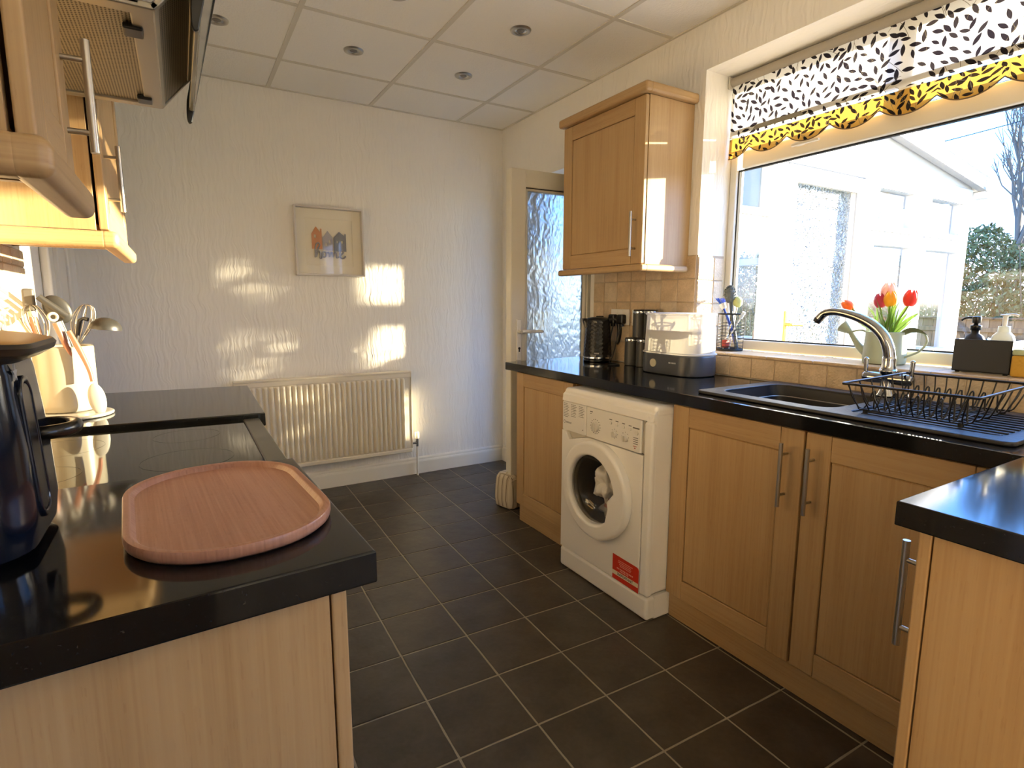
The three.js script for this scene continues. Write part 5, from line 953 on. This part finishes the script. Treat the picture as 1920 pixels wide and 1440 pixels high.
/* ---------- outside: ground, porch, fence, hedge, trees ---------- */
struct('ground', box(-12, 60, -0.4, -0.16, -40, 40), std(0xffffff, 0.95, { map: T.soil }));
struct('patio', box(XO + 0.001, 7.0, -0.165, -0.12, -2.0, 5.5), std(0xb9ae9c, 0.85, { bumpMap: T.fine, bumpScale: 0.003 }));
const hammered = phys(0xf0f2ee, 0.16, { transmission: 1, thickness: 0.004, ior: 1.45, bumpMap: T.hammer, bumpScale: 0.005 });
{
  const p = thing('porch', 'white lean-to glazed porch seen through the kitchen window', 'porch', [0, 0, 0]);
  const u = std(0xc9c7c2, 0.35), Z0 = 1.38, Z1 = 1.45, yH = 2.12, yS = 0.78, X0 = XO + 0.004, X1 = 5.45;
  const F = (x0, x1, y0, y1, r = 0.008, za = Z0, zb = Z1) => rbox(x0, x1, y0, y1, za, zb, r, 2);
  const roofY = (x) => 2.30 + 0.148 * (X1 - x);
  // side wall towards the camera
  obj('post', F(X0, X0 + 0.06, -0.115, yH), u, p); obj('post', F(2.69, 2.81, -0.115, yH), u, p); obj('post', F(3.735, 3.86, -0.115, yH), u, p); obj('post', F(4.5, 4.575, -0.115, yH, 0.012), u, p); obj('post', F(4.585, 4.66, -0.115, yH, 0.012), u, p); obj('post', F(5.32, 5.45, -0.115, yH), u, p);
  obj('head_rail', F(X0, X1, yH - 0.002, yH + 0.09), u, p);
  const bays = [[X0 + 0.06, 2.69], [3.86, 4.5], [4.66, 5.32]];
  for (const [a, b] of bays) {
    obj('lower_panel', [F(a, b, -0.115, yS - 0.03, 0.004, Z0 + 0.015, Z1 - 0.015)], u, p); obj('sill_rail', F(a, b, yS - 0.035, yS + 0.035), u, p);
    const s = sub('window_light', p), fr = (x0, x1, y0, y1) => rbox(x0, x1, y0, y1, Z0 - 0.002, Z1 + 0.014, 0.007, 2);
    obj('transom', F(a, b, 1.685, 1.765), u, s);
    for (const [y0, y1, w] of [[yS + 0.035, 1.685, 0.022], [1.765, yH, 0.045]]) {
      obj('sash', [fr(a, a + w, y0, y1), fr(b - w, b, y0, y1), fr(a + w, b - w, y0, y0 + w), fr(a + w, b - w, y1 - w, y1)], u, s);
      obj('pane', new THREE.PlaneGeometry(b - a - 2 * w, y1 - y0 - 2 * w).translate((a + b) / 2, (y0 + y1) / 2, (Z0 + Z1) / 2), M.pane, s);
    }
    obj('gasket', [1.7, 2.0].map((y) => box(a + 0.05, b - 0.05, yH - 0.05, yH - 0.045, Z1 + 0.003, Z1 + 0.013)).slice(0, 1), M.grey, s);
  }
  // door in the side wall
  const d = sub('door', p);
  obj('stile', rbox(2.815, 2.905, -0.09, 2.105, Z0 + 0.01, Z1 + 0.016, 0.008), u, d); obj('stile', rbox(3.605, 3.73, -0.09, 2.105, Z0 + 0.01, Z1 + 0.016, 0.008), u, d);
  obj('rail', rbox(2.9, 3.61, 2.008, 2.105, Z0 + 0.01, Z1 + 0.016, 0.008), u, d); obj('rail', rbox(2.9, 3.61, -0.09, 0.1, Z0 + 0.01, Z1 + 0.016, 0.008), u, d);
  obj('pane', rbox(2.9, 3.61, 0.095, 2.012, 1.413, 1.418, 0.0005, 1), hammered, d);
  obj('gasket', [box(2.905, 3.605, 2.0, 2.008, Z1 + 0.004, Z1 + 0.0165), box(3.6, 3.606, 0.1, 2.008, Z1 + 0.004, Z1 + 0.0165)], M.grey, d);
  obj('handle', [rbox(2.846, 2.874, 0.93, 1.18, Z1 + 0.016, Z1 + 0.026, 0.006), rod([2.86, 1.09, Z1 + 0.02], [2.86, 1.09, Z1 + 0.065], 0.011), rod([2.86, 1.09, Z1 + 0.06], [2.99, 1.085, Z1 + 0.06], 0.01, 0.008)], std(0xc79a3a, 0.25, { metalness: 0.9 }), d);
  // gable board above, following the roof
  obj('gable_panel', ext(poly([[X0, yH + 0.085], [X1, yH + 0.085], [X1, roofY(X1) - 0.045], [X0, roofY(X0) - 0.045]]), 0.05, 0.003, 1).translate(0, 0, Z0 + 0.008), u, p);
  const slope = (x0, x1, dy0, dy1, z0, z1) => ext(poly([[x0, roofY(x0) + dy0], [x1, roofY(x1) + dy0], [x1, roofY(x1) + dy1], [x0, roofY(x0) + dy1]]), z1 - z0, 0.003, 1).translate(0, 0, z0);
  obj('barge_board', [slope(X0, X1 + 0.13, -0.07, 0.03, Z1 + 0.045, Z1 + 0.066)], u, p);
  obj('soffit_strip', slope(X0, X1 + 0.1, -0.088, -0.071, Z1 + 0.006, Z1 + 0.066), M.grey, p);
  obj('roof', slope(X0, X1 + 0.16, 0.028, 0.055, -1.3, Z1 + 0.085), std(0xdedcd6, 0.4), p);
  obj('gutter', [rbox(X1 + 0.06, X1 + 0.17, roofY(X1) - 0.1, roofY(X1) - 0.005, -1.3, Z1 + 0.09, 0.02, 3)], u, p); obj('downpipe_hopper', rbox(X1 + 0.065, X1 + 0.165, roofY(X1) - 0.16, roofY(X1) - 0.1, Z1 - 0.03, Z1 + 0.06, 0.01), u, p);
  // front towards the garden
  obj('front_post', rbox(X1 - 0.075, X1, -0.115, yH + 0.09, Z0 - 0.07, Z0 - 0.001, 0.008), u, p);
  for (const z of [0.5, -0.35, -1.2]) obj('front_post', rbox(X1 - 0.07, X1, -0.115, yH + 0.09, z - 0.06, z, 0.008), u, p);
  obj('front_rail', [rbox(X1 - 0.07, X1, yH, yH + 0.16, -1.2, Z0 - 0.002, 0.008), rbox(X1 - 0.06, X1 - 0.01, -0.115, yS, -1.2, Z0 - 0.07, 0.006), rbox(X1 - 0.07, X1, 1.685, 1.765, -1.2, Z0 - 0.07, 0.008), rbox(X1 - 0.075, X1 + 0.02, yS, yS + 0.05, -1.2, Z0 - 0.07, 0.008)], u, p);
  obj('front_pane', new THREE.PlaneGeometry(2.5, yH - yS - 0.05).rotateY(Math.PI / 2).translate(X1 - 0.035, (yH + yS) / 2 + 0.02, 0.08), M.pane, p);
  // far side
  for (const x of [X0, 2.9, 4.0, 5.38]) obj('far_post', rbox(x, x + 0.07, -0.115, yH + 0.09, -1.27, -1.2, 0.008), u, p);
  obj('far_rail', [rbox(X0, X1, yH, yH + 0.1, -1.27, -1.2, 0.008), rbox(X0, X1, yS, yS + 0.07, -1.27, -1.2, 0.008), rbox(X0, X1, -0.115, yS, -1.26, -1.21, 0.004), rbox(X0, X1, 1.685, 1.765, -1.27, -1.2, 0.008)], u, p);
  obj('far_pane', new THREE.PlaneGeometry(3.45, yH - yS).translate(3.66, (yH + yS) / 2, -1.235), M.pane, p);
  obj('floor_slab', box(X0, X1 - 0.01, -0.118, -0.1, -1.2, Z1 - 0.002), std(0xa79f92, 0.7), p);
}
function foliage(n, place, size, mat) {                                   // a cloud of small leaves as one instanced part
  const s = new THREE.Shape(); s.moveTo(0, 0); s.quadraticCurveTo(0.35, 0.4, 0, 1); s.quadraticCurveTo(-0.35, 0.4, 0, 0);
  const g = new THREE.ShapeGeometry(s, 3), m = new THREE.InstancedMesh(g, mat, n), o = new THREE.Object3D(), c = new THREE.Color();
  for (let i = 0; i < n; i++) { const [x, y, z] = place(i); o.position.set(x, y, z); o.rotation.set(rr(-3, 3), rr(-3, 3), rr(-3, 3)); o.scale.setScalar(size * rr(0.6, 1.4)); o.updateMatrix(); m.setMatrixAt(i, o.matrix); const k = rr(0.55, 1.15); m.setColorAt(i, c.setRGB(k * rr(0.9, 1.15), k, k * rr(0.7, 1))); }
  m.castShadow = m.receiveShadow = true; return m;
}
const leafOut = std(0x6a6a40, 0.8, { side: THREE.DoubleSide });
{ // tall porch plant, mostly out of view, placed to shade the back wall
  const p = thing('sun_blocking_plant', 'tall narrow conifer in a pot inside the porch, mostly out of view, placed to shade the back wall', 'plant', [3.61, -0.1, 1.17]);
  obj('pot', lathe([[0, 0.001], [0.11, 0.001], [0.14, 0.26], [0.15, 0.27], [0.15, 0.3], [0.13, 0.3], [0.125, 0.27], [0, 0.265]], 32), std(0x6e6a62, 0.7), p);
  obj('trunk', rod([0, 0.26, 0], [0, 2.0, 0], 0.02, 0.008), std(0x5a4632, 0.9), p);
  const f = foliage(2600, () => { const t = rnd(), y = 0.42 + t * 1.75, R = (0.15 * Math.sin(Math.PI * (0.12 + 0.88 * (1 - t))) + 0.02) * Math.sqrt(rnd()), a = rnd() * 6.283; return [Math.cos(a) * R, y, Math.sin(a) * R]; }, 0.06, std(0x4f6242, 0.8, { side: THREE.DoubleSide })); f.name = 'foliage'; f.userData.kind = 'stuff'; p.add(f);
}
{ // unseen garden chair in the porch, its back shaped to shade the back wall
  const c = thing('unseen_garden_chair', 'unseen high-backed garden chair inside the porch, placed to shade the lower back wall', 'chair', [3.52, -0.1, 0.95]);
  const wood = std(0x8c6f4e, 0.7);
  obj('back_cushion', ext(poly([[-0.24, 1.1], [0.24, 1.1], [0.24, 1.365], [-0.24, 1.255]]), 0.06, 0.015, 3).translate(0, 0, -0.02), std(0xa79f8c, 0.9), c);
  for (const s of [-1, 1]) { obj('back_post', rbox(s * 0.23 - 0.015, s * 0.23 + 0.015, 0.0, 1.12, -0.02, 0.015, 0.004), wood, c); obj('leg', rbox(s * 0.23 - 0.02, s * 0.23 + 0.02, 0.0, 0.42, -0.5, -0.46, 0.004), wood, c); obj('arm', rbox(s * 0.25 - 0.025, s * 0.25 + 0.025, 0.62, 0.645, -0.5, 0.0, 0.006), wood, c); }
  obj('seat', rbox(-0.25, 0.25, 0.42, 0.47, -0.52, 0.0, 0.01), wood, c);
}
{ // low boarded fence at the end of the garden
  const f = thing('garden_fence', 'low brown boarded fence at the end of the garden', 'fence', [10.2, -0.16, -3]);
  const bm = [0xffffff, 0xe4d8c8, 0xcfc0ac].map((c) => std(c, 0.85, { map: T.fence }));
  const bg = metres(rbox(-0.012, 0.012, 0, 1.12, -0.072, 0.072, 0.004, 1));
  for (let i = 0; i < 50; i++) piece('board', bg, bm[(rnd() * 3) | 0], f, 0, 0.02 + rnd() * 0.01, i * 0.15);
  obj('rail', rbox(-0.05, -0.014, 0.95, 1.02, -0.1, 7.5, 0.006), bm[1], f); obj('rail', rbox(-0.05, -0.014, 0.25, 0.32, -0.1, 7.5, 0.006), bm[1], f);
  obj('coping', rbox(-0.05, 0.03, 1.15, 1.18, -0.1, 7.5, 0.006), bm[2], f);
}
{
  const h = new THREE.Group(); h.name = numbered('hedge'); h.position.set(11.6, -0.16, -2); scene.add(h);
  tag(h, 'tall brown and green garden hedge beyond the fence', 'hedge');
  obj('branches', Array.from({ length: 160 }, () => { const z = rr(-5.5, 3.9), x = rr(-0.35, 0.35); return rod([x, 0, z], [x + rr(-0.3, 0.3), rr(1.6, 2.7), z + rr(-0.4, 0.4)], 0.022, 0.006, 5); }), std(0x6b5a44, 0.9), h);
  const f = foliage(60000, () => { const z = rr(-5.6, 4), y = 0.1 + rnd() * (2.45 + 0.22 * Math.sin(z * 2.1) + 0.15 * Math.sin(z * 5.3)); return [rr(-0.5, 0.5) * (0.6 + 0.4 * Math.sin(z * 3 + y * 2)), y, z]; }, 0.085, leafOut); f.name = 'foliage'; f.userData.kind = 'stuff'; h.add(f);
}
function bareTree(label, x, z, H0, s, depth = 6, spread = 0.75) {
  seed = s;
  const t = thing('bare_tree', label, 'tree', [x, -0.16, z]), big = [], small = [];
  const grow = (a, dir, len, r, depth) => {
    const b = a.clone().addScaledVector(dir, len);
    (r > 0.018 ? big : small).push(rod(a.toArray(), b.toArray(), r, r * 0.72, r > 0.018 ? 7 : 4));
    if (depth === 0) return;
    const n = rnd() < 0.35 ? 3 : 2;
    for (let i = 0; i < n; i++) { const d = dir.clone().add(V(rr(-spread, spread), rr(0.05, 0.55), rr(-spread, spread))).normalize(); grow(b, d, len * rr(0.66, 0.88), r * 0.66, depth - 1); }
    if (depth > 2) grow(b, dir.clone().add(V(rr(-0.2, 0.2), 0.2, rr(-0.2, 0.2))).normalize(), len * 0.85, r * 0.75, depth - 1);
  };
  grow(V(0, 0, 0), V(rr(-0.05, 0.05), 1, 0).normalize(), H0 * 0.3, 0.075, depth);
  const bark = std(0x6f6457, 0.9);
  obj('trunk', big, bark, t); const m = obj('twigs', small, bark, t); m.userData.kind = 'stuff';
}
bareTree('bare winter tree above the hedge, right of the porch roof', 13.6, -0.95, 4.4, 58, 6, 0.5);
bareTree('bare winter tree behind the porch, glimpsed through its left windows', 11.5, -6.5, 5.2, 33);
{ // green summerhouse far behind the porch glass
  const h = thing('summerhouse', 'dark green summerhouse with a pointed roof, seen through the porch windows', 'shed', [15.2, -0.16, -4.2], -0.45);
  const gm = std(0x5d6b55, 0.8), wm = std(0xd9d6cc, 0.6);
  for (let i = 0; i < 12; i++) obj('board', rbox(-1.1, 1.1, i * 0.2, i * 0.2 + 0.196, 0, 0.05 + (i % 2) * 0.004, 0.006, 1), gm, h);
  obj('gable', ext(poly([[-1.1, 2.4], [1.1, 2.4], [0, 3.7]]), 0.05, 0.004, 1), gm, h);
  obj('side_wall', [box(-1.1, -1.05, 0, 2.4, -2, 0), box(1.05, 1.1, 0, 2.4, -2, 0), box(-1.05, 1.05, 0, 2.4, -2, -1.95)], gm, h);
  for (const s of [-1, 1]) obj('roof_panel', ext(poly([[0, 3.7], [s * 1.3, 2.18], [s * 1.3, 2.28], [0, 3.82]]), 2.3, 0.01, 1).translate(0, 0, -2.1), std(0x4a4c48, 0.85), h);
  obj('window_frame', [rbox(-0.55, 0.55, 2.0, 2.08, 0.05, 0.09, 0.01), rbox(-0.04, 0.04, 0.9, 2.0, 0.05, 0.09, 0.01), rbox(-0.55, -0.47, 0.9, 2.0, 0.05, 0.09, 0.01), rbox(0.47, 0.55, 0.9, 2.0, 0.05, 0.09, 0.01), rbox(-0.55, 0.55, 0.84, 0.92, 0.05, 0.1, 0.01)], wm, h);
  obj('pane', box(-0.47, 0.47, 0.92, 2.0, 0.052, 0.056), std(0x2a332f, 0.1), h);
}
{
  const w = obj('overhead_cable', tube([[16, 5.1, -9], [14, 4.75, -2], [12, 4.9, 6]], 0.009, 40, 5), M.black);
  tag(w, 'thin overhead cable crossing the sky above the bare tree', 'cable');
}
renderer.render(scene, camera);
